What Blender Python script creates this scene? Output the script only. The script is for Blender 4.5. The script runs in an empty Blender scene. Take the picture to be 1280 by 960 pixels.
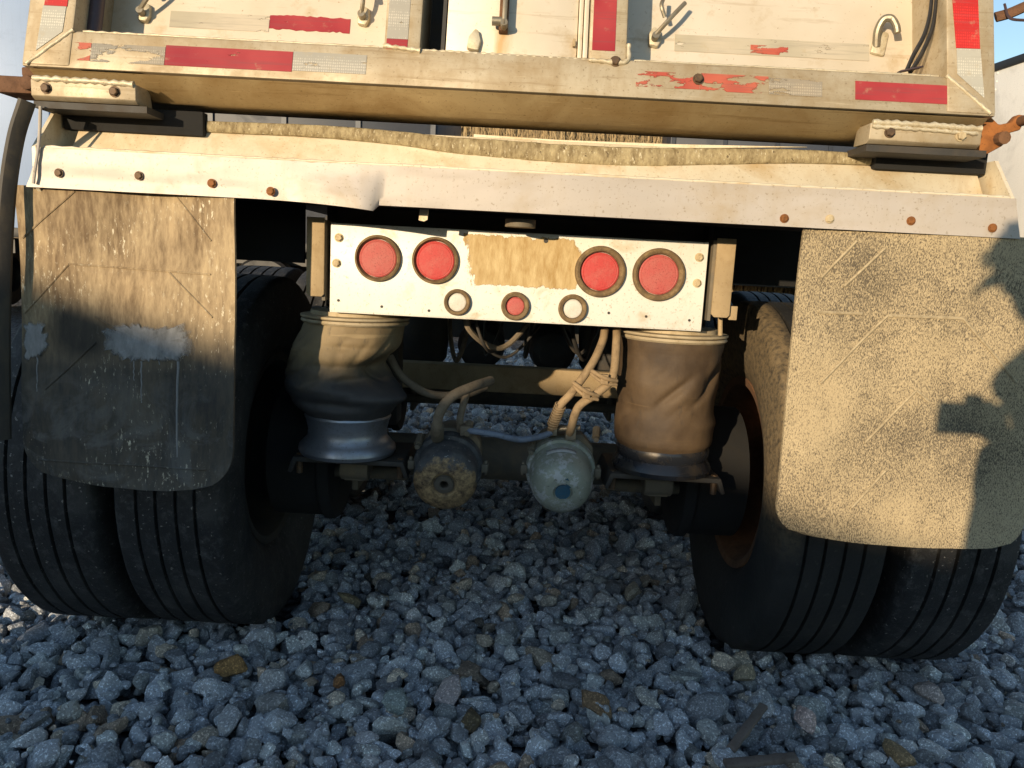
import bpy, bmesh, math, random
import numpy as np
from mathutils import Vector, Matrix, noise as mnoise
R = math.radians
rnd = random.Random(7)
sc = bpy.context.scene
col = sc.collection

# ------------------------------------------------------------------ camera, sky, sun, exposure
cam_d = bpy.data.cameras.new('camera'); cam = bpy.data.objects.new('camera', cam_d); col.objects.link(cam)
cam_d.sensor_width = 36; cam_d.lens = 27; cam_d.clip_start = .02; cam_d.clip_end = 3000
cam.matrix_world = Matrix.Translation((0, 0, 1.15)) @ Matrix.Rotation(R(81), 4, 'X') @ Matrix.Rotation(R(3.0), 4, 'Z')
sc.camera = cam
SUN_AZ, SUN_EL = 209.5, 8.4            # compass angle from +Y towards +X, elevation
w = bpy.data.worlds.new('World'); sc.world = w; w.use_nodes = True
nt = w.node_tree; bg = nt.nodes['Background']
sky = nt.nodes.new('ShaderNodeTexSky'); sky.sky_type = 'NISHITA'; sky.sun_disc = False
sky.sun_elevation = R(SUN_EL); sky.sun_rotation = R(SUN_AZ); sky.air_density = 1.0; sky.dust_density = .2; sky.ozone_density = 1.5
nt.links.new(sky.outputs[0], bg.inputs[0]); bg.inputs[1].default_value = .14
TO_SUN = Vector((math.sin(R(SUN_AZ)) * math.cos(R(SUN_EL)), math.cos(R(SUN_AZ)) * math.cos(R(SUN_EL)), math.sin(R(SUN_EL))))
sl = bpy.data.lights.new('sun', 'SUN'); sl.energy = 3.7; sl.angle = R(.53); sl.color = (1.0, .785, .52)
so = bpy.data.objects.new('sun', sl); col.objects.link(so)
so.rotation_euler = TO_SUN.to_track_quat('Z', 'Y').to_euler()
sc.view_settings.view_transform = 'Standard'; sc.view_settings.look = 'None'; sc.view_settings.gamma = 1
sc.view_settings.use_curve_mapping = False; sc.view_settings.exposure = .68

# ------------------------------------------------------------------ mesh helpers
def link(name, me, mat=None, parent=None):
    o = bpy.data.objects.new(name, me); col.objects.link(o)
    if mat is not None and me is not None and not me.materials: me.materials.append(mat)
    if parent is not None: o.parent = parent
    return o
def empty(name, loc=(0, 0, 0), parent=None):
    o = bpy.data.objects.new(name, None); col.objects.link(o); o.location = loc; o.empty_display_size = .1
    if parent is not None: o.parent = parent
    return o
def tag(o, label=None, cat=None, group=None, kind=None):
    if label: o['label'] = label
    if cat: o['category'] = cat
    if group: o['group'] = group
    if kind: o['kind'] = kind
    return o
class MB:
    def __init__(s): s.V = []; s.F = []
    def add(s, v, f):
        n = len(s.V); s.V += [tuple(p) for p in v]; s.F += [tuple(i + n for i in q) for q in f]; return s
    def box(s, c, size, rot=None):
        hx, hy, hz = size[0] / 2, size[1] / 2, size[2] / 2
        v = [Vector((x, y, z)) for x in (-hx, hx) for y in (-hy, hy) for z in (-hz, hz)]
        if rot is not None: v = [rot @ p for p in v]
        c = Vector(c)
        return s.add([p + c for p in v], [(0, 1, 3, 2), (4, 6, 7, 5), (0, 4, 5, 1), (2, 3, 7, 6), (0, 2, 6, 4), (1, 5, 7, 3)])
    def lathe(s, prof, o, ax, n=32, caps=(0, 0), jit=None):
        o = Vector(o); ax = Vector(ax).normalized()
        a = ax.orthogonal().normalized(); b = ax.cross(a)
        v = []; f = []
        for k, (r, h) in enumerate(prof):
            for i in range(n):
                t = 2 * math.pi * i / n
                rr = r if jit is None else jit(r, h, t, k)
                v.append(o + ax * h + (a * math.cos(t) + b * math.sin(t)) * rr)
        for k in range(len(prof) - 1):
            for i in range(n):
                j = (i + 1) % n
                f.append((k * n + i, k * n + j, (k + 1) * n + j, (k + 1) * n + i))
        if caps[0]: f.append(tuple(range(n - 1, -1, -1)))
        if caps[1]: f.append(tuple(range((len(prof) - 1) * n, len(prof) * n)))
        return s.add(v, f)
    def cyl(s, p0, p1, r, n=16, r1=None):
        p0 = Vector(p0); p1 = Vector(p1); L = (p1 - p0).length
        return s.lathe([(r, 0), (r if r1 is None else r1, L)], p0, p1 - p0, n, (1, 1))
    def tube(s, pts, r, n=10, flat=1.0, caps=True):
        pts = [Vector(p) for p in pts]; v = []; f = []; up = None
        for i, p in enumerate(pts):
            t = (pts[min(i + 1, len(pts) - 1)] - pts[max(i - 1, 0)]).normalized()
            if up is None:
                up = t.orthogonal().normalized()
            up = (up - t * up.dot(t)).normalized(); sd = t.cross(up)
            rr = r[i] if isinstance(r, (list, tuple)) else r
            for k in range(n):
                a = 2 * math.pi * k / n
                v.append(p + up * math.cos(a) * rr + sd * math.sin(a) * rr * flat)
        for i in range(len(pts) - 1):
            for k in range(n):
                j = (k + 1) % n
                f.append((i * n + k, i * n + j, (i + 1) * n + j, (i + 1) * n + k))
        if caps: f.append(tuple(range(n - 1, -1, -1))); f.append(tuple(range((len(pts) - 1) * n, len(pts) * n)))
        return s.add(v, f)
    def prism(s, poly, fn, d0, d1):                     # poly of (a,b); fn(a,b,d) -> world
        n = len(poly)
        v = [fn(a, b, d0) for a, b in poly] + [fn(a, b, d1) for a, b in poly]
        f = [tuple(range(n)), tuple(range(2 * n - 1, n - 1, -1))] + [(i, i + n, (i + 1) % n + n, (i + 1) % n) for i in range(n)]
        return s.add(v, f)
    def build(s, name, mat, parent=None, bevel=0, seg=2, ang=35, flat=False, sub=0):
        me = bpy.data.meshes.new(name); bm = bmesh.new()
        vs = [bm.verts.new(p) for p in s.V]
        for q in s.F:
            try: bm.faces.new([vs[i] for i in q])
            except ValueError: pass
        bmesh.ops.recalc_face_normals(bm, faces=bm.faces)
        if bevel:
            es = [e for e in bm.edges if len(e.link_faces) == 2 and e.calc_face_angle(0) > R(30)]
            bmesh.ops.bevel(bm, geom=es, offset=bevel, segments=seg, affect='EDGES', profile=.5, clamp_overlap=True)
        bm.to_mesh(me); bm.free()
        if not flat:
            me.polygons.foreach_set('use_smooth', [True] * len(me.polygons)); me.set_sharp_from_angle(angle=R(ang))
        return link(name, me, mat, parent)
def spline(pts, n=8):
    P = [Vector(p) for p in pts]; P = [P[0] * 2 - P[1]] + P + [P[-1] * 2 - P[-2]]; out = []
    for i in range(1, len(P) - 2):
        for k in range(n):
            t = k / n; a, b, c, d = P[i - 1], P[i], P[i + 1], P[i + 2]
            out.append(.5 * ((2 * b) + (c - a) * t + (2 * a - 5 * b + 4 * c - d) * t * t + (3 * b - 3 * c + d - a) * t ** 3))
    return out + [P[-2]]
def sheet(fn, nu, nv, th):                               # closed slab from fn(u,v) in 0..1 with thickness vector
    V = []; F = []; th = Vector(th)
    for s_ in (0, 1):
        for i in range(nu + 1):
            for j in range(nv + 1): V.append(Vector(fn(i / nu, j / nv)) + th * s_)
    m = (nu + 1) * (nv + 1); I = lambda i, j, s_: s_ * m + i * (nv + 1) + j
    for i in range(nu):
        for j in range(nv):
            F.append((I(i, j, 0), I(i + 1, j, 0), I(i + 1, j + 1, 0), I(i, j + 1, 0)))
            F.append((I(i, j, 1), I(i, j + 1, 1), I(i + 1, j + 1, 1), I(i + 1, j, 1)))
    for i in range(nu):
        F.append((I(i, 0, 0), I(i, 0, 1), I(i + 1, 0, 1), I(i + 1, 0, 0))); F.append((I(i, nv, 0), I(i + 1, nv, 0), I(i + 1, nv, 1), I(i, nv, 1)))
    for j in range(nv):
        F.append((I(0, j, 0), I(0, j + 1, 0), I(0, j + 1, 1), I(0, j, 1))); F.append((I(nu, j, 0), I(nu, j, 1), I(nu, j + 1, 1), I(nu, j + 1, 0)))
    m_ = MB(); m_.add(V, F); return m_

# ------------------------------------------------------------------ material helpers
class NT:
    def __init__(s, name):
        s.m = bpy.data.materials.new(name); s.m.use_nodes = True; s.t = s.m.node_tree
        s.bsdf = s.t.nodes['Principled BSDF']; s.out = s.t.nodes['Material Output']
        s.tc = s.t.nodes.new('ShaderNodeTexCoord'); s.co = s.tc.outputs['Object']
    def L(s, a, b): s.t.links.new(a, b)
    def inp(s, sock, v):
        if hasattr(v, 'is_linked') or isinstance(v, bpy.types.NodeSocket): s.L(v, sock)
        elif isinstance(v, (tuple, list)) and len(v) == 3 and sock.type == 'RGBA': sock.default_value = (*v, 1)
        else: sock.default_value = v
    def map(s, scale=(1, 1, 1), loc=(0, 0, 0), rot=(0, 0, 0), vec=None):
        n = s.t.nodes.new('ShaderNodeMapping'); s.L(vec or s.co, n.inputs[0])
        n.inputs['Scale'].default_value = scale; n.inputs['Location'].default_value = loc; n.inputs['Rotation'].default_value = rot
        return n.outputs[0]
    def noise(s, scale, detail=4, rough=.55, vec=None, dist=0, color=False):
        n = s.t.nodes.new('ShaderNodeTexNoise'); n.inputs['Scale'].default_value = scale; n.inputs['Detail'].default_value = detail
        n.inputs['Roughness'].default_value = rough; n.inputs['Distortion'].default_value = dist; s.L(vec or s.co, n.inputs['Vector'])
        return n.outputs['Color' if color else 'Fac']
    def vor(s, scale, vec=None, out='Distance', feature='F1', rand=1):
        n = s.t.nodes.new('ShaderNodeTexVoronoi'); n.feature = feature; n.inputs['Scale'].default_value = scale; n.inputs['Randomness'].default_value = rand
        s.L(vec or s.co, n.inputs['Vector']); return n.outputs[out]
    def ramp(s, fac, lo, hi, inv=False):
        n = s.t.nodes.new('ShaderNodeMapRange'); n.clamp = True; s.inp(n.inputs[0], fac); n.inputs[1].default_value = lo; n.inputs[2].default_value = hi
        n.inputs[3].default_value = 1 if inv else 0; n.inputs[4].default_value = 0 if inv else 1; return n.outputs[0]
    def mix(s, fac, a, b, mode='MIX'):
        n = s.t.nodes.new('ShaderNodeMix'); n.data_type = 'RGBA'; n.blend_type = mode
        s.inp(n.inputs[0], fac); s.inp(n.inputs[6], a); s.inp(n.inputs[7], b); return n.outputs[2]
    def math(s, op, a, b=0.0):
        n = s.t.nodes.new('ShaderNodeMath'); n.operation = op; s.inp(n.inputs[0], a); s.inp(n.inputs[1], b); return n.outputs[0]
    def xyz(s, vec=None):
        n = s.t.nodes.new('ShaderNodeSeparateXYZ'); s.L(vec or s.co, n.inputs[0]); return n.outputs
    def bump(s, h, strength=.3, dist=.01):
        n = s.t.nodes.new('ShaderNodeBump'); n.inputs['Strength'].default_value = strength; n.inputs['Distance'].default_value = dist
        s.L(h, n.inputs['Height']); s.L(n.outputs[0], s.bsdf.inputs['Normal']); return n
    def fin(s, color, rough=.6, metal=0.0, spec=None):
        s.inp(s.bsdf.inputs['Base Color'], color); s.inp(s.bsdf.inputs['Roughness'], rough); s.inp(s.bsdf.inputs['Metallic'], metal)
        if spec is not None: s.bsdf.inputs['Specular IOR Level'].default_value = spec
        return s.m
def dirty(name, base, dirt, amt=.5, rough=.55, metal=0., scale=9, streak=0., speck=None, var=.18, bump=.15, bscale=60, bdist=.002, rust=None, rust_at=.68, rust_s=7, scratch=0.):
    n = NT(name)
    big = n.noise(scale * .35, 3); c = n.mix(n.math('MULTIPLY', n.ramp(big, .3, .7), 1.0), tuple(x * (1 - var) for x in base), tuple(min(1, x * (1 + var * .6)) for x in base))
    m1 = n.ramp(n.noise(scale, 6, .65, dist=.4), .62 - .3 * amt, .78 - .12 * amt)
    c = n.mix(n.math('MULTIPLY', m1, .75), c, dirt)
    if scratch:
        sc_ = n.ramp(n.noise(1, 5, .7, vec=n.map((3.5, 60, 75))), .56, .66); c = n.mix(n.math('MULTIPLY', sc_, scratch), c, tuple(x * .8 for x in dirt))
        s2_ = n.ramp(n.noise(1, 4, .7, vec=n.map((9, 200, 260), (3, 1, 2))), .63, .69); c = n.mix(n.math('MULTIPLY', s2_, scratch), c, tuple(min(1, x * 1.35) for x in base))
    if streak:
        st = n.ramp(n.noise(1, 4, .6, vec=n.map((38, 38, 2.6))), .5, .72)
        c = n.mix(n.math('MULTIPLY', st, streak), c, dirt)
    sp = n.ramp(n.noise(170, 2, .6), .62, .72)
    c = n.mix(n.math('MULTIPLY', sp, .55), c, speck if speck else tuple(x * .6 for x in dirt))
    if rust:
        rm = n.ramp(n.noise(rust_s, 8, .7), rust_at, rust_at + .05); c = n.mix(rm, c, rust)
    if bump: n.bump(n.noise(bscale, 6, .65), bump, bdist)
    ro = n.math('ADD', rough, n.math('MULTIPLY', m1, .2))
    return n.fin(c, ro, metal)
M = {}
M['rail'] = dirty('weathered aluminium', (.45, .385, .275), (.27, .185, .085), .72, .5, .2, 8, .35, rust=(.20, .09, .02), rust_at=.76, rust_s=11, scratch=.5)
M['bevel'] = dirty('dirty aluminium underside', (.44, .33, .17), (.24, .14, .04), .7, .55, .15, 5, .0, scratch=.5)
M['white'] = dirty('white enamel', (.78, .76, .69), (.48, .38, .22), .2, .42, 0, 14, .08, speck=(.3, .2, .1), var=.08, bump=.06)
M['bump'] = dirty('pale bumper paint', (.47, .425, .38), (.36, .28, .17), .38, .5, .12, 5, .2, var=.14, bump=.06, bscale=18, rust=(.4, .26, .1), rust_at=.76)
M['apron'] = dirty('dusty apron plate', (.74, .66, .50), (.42, .26, .08), .45, .5, .1, 6, .2, rust=(.36, .19, .05), rust_at=.72, bump=.2)
M['dark'] = dirty('dark greasy steel', (.045, .042, .038), (.09, .07, .05), .5, .65, .2, 14, 0, bump=.4)
M['pitch'] = dirty('shade black steel', (.010, .010, .010), (.02, .018, .015), .4, .9, 0, 14, 0, bump=.3)  # near black, so these parts stay dark even where sun reaches them
M['steel'] = dirty('dusty chassis steel', (.15, .13, .095), (.27, .205, .125), .6, .7, .1, 12, 0, bump=.4)
M['tan'] = dirty('dust covered steel', (.40, .30, .17), (.26, .18, .09), .5, .8, 0, 16, .2, bump=.3)
M['rust'] = dirty('orange rust', (.155, .075, .034), (.075, .042, .025), .75, .85, 0, 22, 0, bump=.6, bscale=90)
M['rustorange'] = dirty('orange rust scale', (.30, .11, .026), (.12, .05, .02), .6, .85, 0, 22, 0, bump=.6, bscale=90)
M['rustdk'] = dirty('dark brown rust', (.15, .072, .035), (.06, .035, .022), .6, .8, .1, 26, 0, bump=.7, bscale=90)
M['rustbolt'] = dirty('rusty bolt', (.26, .10, .025), (.09, .045, .02), .5, .75, .2, 60, 0, bump=.4, bscale=200)
M['bolt'] = dirty('brown bolt', (.10, .065, .04), (.22, .13, .06), .5, .6, .4, 60, 0, bump=.3, bscale=200)
M['tanbolt'] = dirty('painted bolt', (.55, .45, .28), (.3, .2, .1), .5, .6, .1, 60, 0, bump=.3, bscale=200)
M['hose'] = dirty('dusty rubber hose', (.30, .21, .115), (.13, .09, .05), .5, .85, 0, 30, 0, bump=.4, bscale=160)
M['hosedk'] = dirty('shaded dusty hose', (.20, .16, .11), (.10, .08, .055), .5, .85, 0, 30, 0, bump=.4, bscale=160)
M['hoseblue'] = dirty('blue grey air line', (.17, .21, .28), (.1, .1, .1), .4, .6, 0, 30, 0, bump=.2)
M['piston'] = dirty('bright pressed steel', (.34, .36, .40), (.20, .18, .15), .45, .36, .7, 12, 0, bump=.08)
M['pistonblk'] = dirty('black enamelled steel', (.03, .033, .04), (.10, .075, .045), .4, .25, .3, 14, 0, bump=.1)
M['plate'] = dirty('dusty pressed plate', (.46, .38, .25), (.24, .17, .08), .45, .7, .1, 14, 0)
M['black'] = dirty('black webbing', (.02, .02, .022), (.06, .05, .04), .4, .7, 0, 40, 0)
M['pole'] = dirty('plum brown painted tube', (.075, .05, .055), (.14, .1, .08), .3, .45, .2, 20, 0)
M['hook'] = dirty('galvanised hook', (.28, .25, .19), (.2, .14, .07), .4, .45, .6, 30, 0, bump=.2)
M['stripblk'] = dirty('weathered black strip', (.035, .031, .026), (.10, .08, .05), .45, .6, 0, 9, .4, bump=.3)
M['grom'] = dirty('dusty rubber grommet', (.15, .10, .05), (.34, .24, .12), .5, .85, 0, 60, 0, bump=.5, bscale=220)
M['weld'] = dirty('weld bead', (.62, .55, .40), (.34, .25, .12), .5, .5, .3, 40, 0, bump=.5, bscale=150)

def m_gasket():
    n = NT('worn edge trim')
    a = n.ramp(n.noise(1, 5, .7, vec=n.map((70, 70, 30))), .35, .65)
    c = n.mix(a, (.17, .125, .06), (.40, .33, .19))
    b = n.ramp(n.noise(1, 3, .7, vec=n.map((150, 150, 60))), .60, .70); c = n.mix(b, c, (.62, .56, .40))
    d = n.ramp(n.noise(90, 3, .7), .64, .70); c = n.mix(d, c, (.07, .045, .02))
    n.bump(n.noise(110, 5, .7), .7, .004); return n.fin(c, .8)
M['gasket'] = m_gasket()
def m_lens(name, base, dust, amt):
    n = NT(name); a = n.ramp(n.noise(26, 5, .65), .62 - .35 * amt, .85)
    c = n.mix(n.math('MULTIPLY', a, .65), base, dust); s_ = n.ramp(n.noise(330, 2), .56, .7); c = n.mix(n.math('MULTIPLY', s_, .15 + .6 * amt), c, tuple(x * .45 for x in base))
    n.bump(n.vor(190), .25, .001); return n.fin(c, .62)
M['lensred'] = m_lens('red lamp lens', (.48, .045, .042), (.46, .18, .145), .5)
M['lensred2'] = m_lens('dusty red lamp lens', (.44, .065, .06), (.43, .19, .15), .9)
M['lensclr'] = m_lens('clear lamp lens', (.62, .60, .54), (.45, .36, .24), .4)
def m_tape(name, c0, c1, wear, hexa=False, seed=0.):
    n = NT(name); co = n.map((1, 1, 1), (seed, seed * .7, 0))
    c = n.mix(n.ramp(n.noise(7, 3, .5, vec=co), .35, .65), c0, c1)
    if hexa:
        h = n.ramp(n.vor(210, vec=n.map((1, .3, .75)), rand=.15), .30, .42); c = n.mix(n.math('MULTIPLY', h, .5), c, tuple(x * .45 for x in c0))
    c = n.mix(n.math('MULTIPLY', n.ramp(n.noise(1, 4, .65, vec=n.map((6, 6, 190))), .52, .66), .6), c, tuple(x * .55 + .03 for x in c1)); c = n.mix(n.math('MULTIPLY', n.ramp(n.noise(30, 5, .7), .6, .7), .4), c, (.40, .32, .2))
    mask = n.ramp(n.noise(1, 7, .62, vec=n.map((13, 13, 42), (seed * 3, 0, seed))), wear - .012, wear + .012)
    tr = n.t.nodes.new('ShaderNodeBsdfTransparent'); mx = n.t.nodes.new('ShaderNodeMixShader')
    n.L(mask, mx.inputs[0]); n.L(tr.outputs[0], mx.inputs[1]); n.L(n.bsdf.outputs[0], mx.inputs[2]); n.L(mx.outputs[0], n.out.inputs[0])
    return n.fin(c, .35)
M['tred'] = m_tape('red reflective tape', (.27, .018, .024), (.36, .045, .045), .33, False, .3)
M['tred2'] = m_tape('bright red reflective tape', (.60, .030, .022), (.66, .045, .035), .05, True, 1.3)
M['tredw'] = m_tape('torn red reflective tape', (.36, .05, .035), (.46, .12, .07), .52, False, 2.1)
M['twhite'] = m_tape('silver reflective tape', (.46, .44, .38), (.56, .52, .44), .33, True, .9)
M['twhite2'] = m_tape('clean silver reflective tape', (.56, .55, .48), (.60, .57, .48), .08, True, 1.9)
M['twhitew'] = m_tape('worn silver reflective tape', (.36, .33, .27), (.46, .38, .27), .49, True, 3.3)
M['tglue'] = m_tape('tape glue residue', (.40, .36, .27), (.50, .44, .34), .38, False, 4.2)
def m_panel():
    n = NT('tailgate sheet'); x, y, z = n.xyz()
    c = n.mix(n.ramp(n.noise(3.2, 4), .3, .7), (.56, .48, .36), (.68, .61, .50))
    c = n.mix(n.math('MULTIPLY', n.ramp(n.noise(9, 7, .7), .56, .70), .6), c, (.42, .30, .15)); c = n.mix(n.math('MULTIPLY', n.ramp(n.noise(1, 5, .7, vec=n.map((4, 60, 50))), .58, .66), .35), c, (.38, .28, .16))
    c = n.mix(n.math('MULTIPLY', n.ramp(n.noise(120, 3, .7), .66, .72), .8), c, (.28, .16, .06))
    # rust run below the centre latch
    wob = n.math('MULTIPLY', n.math('SUBTRACT', n.noise(1, 4, .6, vec=n.map((22, 22, 5))), .5), .05)
    dx = n.math('ABSOLUTE', n.math('ADD', n.math('ADD', x, .062), wob))
    run = n.math('MULTIPLY', n.ramp(dx, .004, .022, True), n.ramp(z, 1.55, 1.60)); run = n.math('MULTIPLY', run, n.ramp(z, 1.665, 1.655))
    c = n.mix(n.math('MULTIPLY', run, .75), c, (.42, .23, .05))
    n.bump(n.noise(24, 5, .6), .12, .004); return n.fin(c, .45, .2)
M['panel'] = m_panel()
def m_lamp_patch():
    n = NT('scraped sticker glue')
    a = n.ramp(n.noise(1, 6, .7, vec=n.map((30, 30, 9))), .42, .62)
    c = n.mix(a, (.42, .27, .09), (.60, .47, .25)); c = n.mix(n.ramp(n.noise(1, 5, .7, vec=n.map((55, 55, 12))), .60, .68), c, (.80, .74, .58))
    n.bump(n.noise(90, 4), .2, .001); return n.fin(c, .7)
M['glue'] = m_lamp_patch()
def m_flap(name, right):
    n = NT(name); x, y, z = n.xyz()
    rub = n.mix(n.ramp(n.noise(6, 4), .35, .65), (.022, .022, .022), (.045, .044, .042))
    if right:
        f1 = n.noise(1, 4, .72, vec=n.map((470, 470, 190))); f2 = n.noise(1, 3, .7, vec=n.map((900, 900, 300)))
        big = n.noise(4.5, 4, .6)
        d = n.math('ADD', n.math('MULTIPLY', f1, .65), n.math('ADD', n.math('MULTIPLY', f2, .35), n.math('MULTIPLY', n.math('SUBTRACT', big, .5), .24)))
        low = n.math('MULTIPLY', n.ramp(z, 1.05, .65), .012)
        dust = n.ramp(n.math('ADD', d, low), .435, .54)
        c = n.mix(dust, n.mix(.35, rub, (.20, .15, .085)), n.mix(n.noise(11, 4), (.40, .315, .185), (.52, .42, .26)))
        n.bump(f1, .45, .002)
    else:
        f1 = n.noise(1, 5, .7, vec=n.map((95, 95, 22))); f2 = n.noise(1, 4, .6, vec=n.map((16, 16, 4))); big = n.noise(5, 4, .6)
        d = n.math('ADD', n.math('MULTIPLY', f1, .45), n.math('ADD', n.math('MULTIPLY', f2, .4), n.math('MULTIPLY', big, .25)))
        dust = n.ramp(d, .44, .66)
        up = n.ramp(z, .86, 1.02); dust = n.math('MULTIPLY', dust, n.math('ADD', .16, n.math('MULTIPLY', up, .84)))  # dust thins downward, and shade is put into the darker lower colour
        c = n.mix(n.math('MULTIPLY', up, .8), rub, (.165, .105, .05))
        c = n.mix(dust, c, n.mix(n.noise(8, 4), (.33, .23, .125), (.53, .42, .255)))
        spk = n.math('MULTIPLY', n.ramp(n.noise(1, 3, .75, vec=n.map((130, 130, 45))), .60, .68), .85)
        c = n.mix(n.math('MULTIPLY', spk, n.ramp(n.noise(5.5, 3), .40, .58)), c, (.74, .67, .50))
        gb = n.math('MULTIPLY', n.ramp(n.noise(9, 6, .7, dist=1.2), .50, .62), n.ramp(z, .90, .72))
        c = n.mix(n.math('MULTIPLY', gb, .35), c, (.20, .20, .19))
        dx_ = n.math('SUBTRACT', x, -.985); dz_ = n.math('SUBTRACT', z, .945); q_ = n.math('ADD', n.math('MULTIPLY', dx_, dx_), n.math('MULTIPLY', n.math('MULTIPLY', dz_, dz_), 1.6))
        shade_blob = n.math('MULTIPLY', n.ramp(n.math('ADD', q_, n.math('MULTIPLY', n.math('SUBTRACT', n.noise(9, 4), .5), .012)), .009, .001), .85); c = n.mix(shade_blob, c, (.022, .021, .019))  # dark blob painted for the V-shaped shadow on the flap
        n.bump(f1, .4, .002)
    return n.fin(c, .82)
M['flapL'] = m_flap('dusty rubber mud flap', False); M['flapR'] = m_flap('dust speckled mud flap', True)
M['ribdust'] = dirty('dust on a raised rib', (.42, .345, .22), (.22, .17, .10), .6, .9, 0, 90, 0, bump=.3)
M['mud'] = dirty('dried pale mud', (.26, .26, .26), (.22, .21, .19), .4, .9, 0, 26, .3, bump=.7, bscale=70, bdist=.004)
def m_soft(name, ca, cb, lo, hi, stretch, rough):
    n = NT(name); c = n.mix(n.ramp(n.noise(1, 6, .7, vec=n.map(stretch)), .35, .65), ca, cb)
    at = n.t.nodes.new('ShaderNodeAttribute'); at.attribute_name = 'edge'
    k = n.math('ADD', at.outputs['Fac'], n.math('MULTIPLY', n.math('SUBTRACT', n.noise(1, 7, .72, vec=n.map((stretch[0] * 1.3, stretch[1] * 1.3, stretch[2] * 1.6))), .5), 1.5))
    mask = n.ramp(k, lo, hi)
    tr = n.t.nodes.new('ShaderNodeBsdfTransparent'); mx = n.t.nodes.new('ShaderNodeMixShader')
    n.L(mask, mx.inputs[0]); n.L(tr.outputs[0], mx.inputs[1]); n.L(n.bsdf.outputs[0], mx.inputs[2]); n.L(mx.outputs[0], n.out.inputs[0])
    n.bump(n.noise(1, 5, .7, vec=n.map((90, 90, 50))), .5, .003); return n.fin(c, rough)
M['mudsoft'] = m_soft('dried pale mud', (.17, .17, .167), (.33, .33, .327), .08, .62, (34, 34, 12), .9)
M['gluesoft'] = m_soft('scraped sticker glue', (.36, .23, .08), (.58, .45, .24), .10, .24, (40, 40, 10), .7)
def m_tyre():
    n = NT('worn tyre rubber'); g = n.tc.outputs['Object']
    c = n.mix(n.ramp(n.noise(5, 4), .35, .7), (.014, .014, .015), (.028, .028, .029))
    c = n.mix(n.math('MULTIPLY', n.ramp(n.noise(30, 7, .75), .52, .70), .7), c, (.115, .114, .112))
    c = n.mix(n.math('MULTIPLY', n.ramp(n.noise(4, 5, .7), .48, .68), .6), c, (.085, .082, .077))
    c = n.mix(n.ramp(n.noise(95, 2, .6), .68, .72), c, (.24, .23, .21))
    x, y, z = n.xyz(); rr = n.math('SQRT', n.math('ADD', n.math('MULTIPLY', y, y), n.math('MULTIPLY', z, z)))
    side = n.math('MULTIPLY', n.ramp(rr, .515, .47), n.ramp(n.noise(14, 5), .4, .7)); c = n.mix(n.math('MULTIPLY', side, .5), c, (.055, .05, .042))
    n.bump(n.noise(60, 7, .75), .9, .005); return n.fin(c, .62)
M['tyre'] = m_tyre()
def m_tyre2():
    n = NT('dusty chunked tyre rubber')
    c = n.mix(n.ramp(n.noise(5, 4), .35, .7), (.012, .012, .012), (.028, .027, .025))
    x, y, z = n.xyz()
    dst = n.math('MULTIPLY', n.ramp(n.noise(70, 6, .7), .28, .58), n.ramp(z, -.10, .10)); dst = n.math('MULTIPLY', dst, n.ramp(x, -.07, -.10)); c = n.mix(n.math('MULTIPLY', dst, .8), c, (.21, .155, .085))
    c = n.mix(n.math('MULTIPLY', n.ramp(n.noise(36, 6, .7), .60, .72), .5), c, (.09, .085, .075))
    n.bump(n.noise(60, 6, .7), .7, .004); return n.fin(c, .75)
M['tyredust'] = m_tyre2()
def m_bag(name, lo, hi, worn, low=False):
    n = NT(name); c = n.mix(n.ramp(n.noise(7, 5, .6), .35, .68), lo, hi)
    c = n.mix(n.math('MULTIPLY', n.ramp(n.noise(1, 5, .7, vec=n.map((60, 60, 18))), .58, .68), .5), c, worn)
    c = n.mix(n.math('MULTIPLY', n.ramp(n.noise(1, 2, .5, vec=n.map((4, 4, 95))), .66, .70), .35), c, tuple(v * 1.5 for v in hi))
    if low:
        x, y, z = n.xyz(); k_ = n.ramp(n.math('ADD', z, n.math('MULTIPLY', n.math('SUBTRACT', n.noise(9, 5), .5), .12)), .80, .88); c = n.mix(k_, n.mix(n.noise(30, 5), (.035, .036, .04), (.075, .07, .065)), c)  # lower bag darkened: bare rubber, with its shade put into the colour
    n.bump(n.noise(90, 5, .7), .35, .002); return n.fin(c, .72)
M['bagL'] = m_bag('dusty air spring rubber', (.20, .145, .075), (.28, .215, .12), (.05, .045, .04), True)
M['bagR'] = m_bag('brown air spring rubber', (.040, .024, .012), (.10, .064, .032), (.04, .03, .02))
def m_chL():
    n = NT('rusted chamber enamel'); x, y, z = n.xyz()        # local z along the axis towards the end cap
    rr = n.math('SQRT', n.math('ADD', n.math('MULTIPLY', x, x), n.math('MULTIPLY', y, y)))
    c = n.mix(n.ramp(n.noise(30, 4), .4, .65), (.055, .06, .066), (.11, .112, .11))
    c = n.mix(n.ramp(n.noise(75, 4, .7), .64, .68), c, (.42, .42, .42))
    end = n.math('ADD', n.math('MULTIPLY', n.ramp(z, .070, .118), .8), n.math('ADD', n.math('ADD', .10, n.math('MULTIPLY', y, -4.5)), n.math('MULTIPLY', n.math('SUBTRACT', n.noise(22, 6, .7), .5), 1.6)))
    c = n.mix(n.ramp(end, .42, .62), c, n.mix(n.ramp(n.noise(46, 6, .75), .38, .62), (.07, .045, .028), (.40, .28, .14)))
    hub = n.ramp(rr, .030, .026); c = n.mix(hub, c, (.10, .085, .065))
    n.bump(n.noise(70, 6, .75), .7, .004); return n.fin(c, .62, .15)
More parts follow.
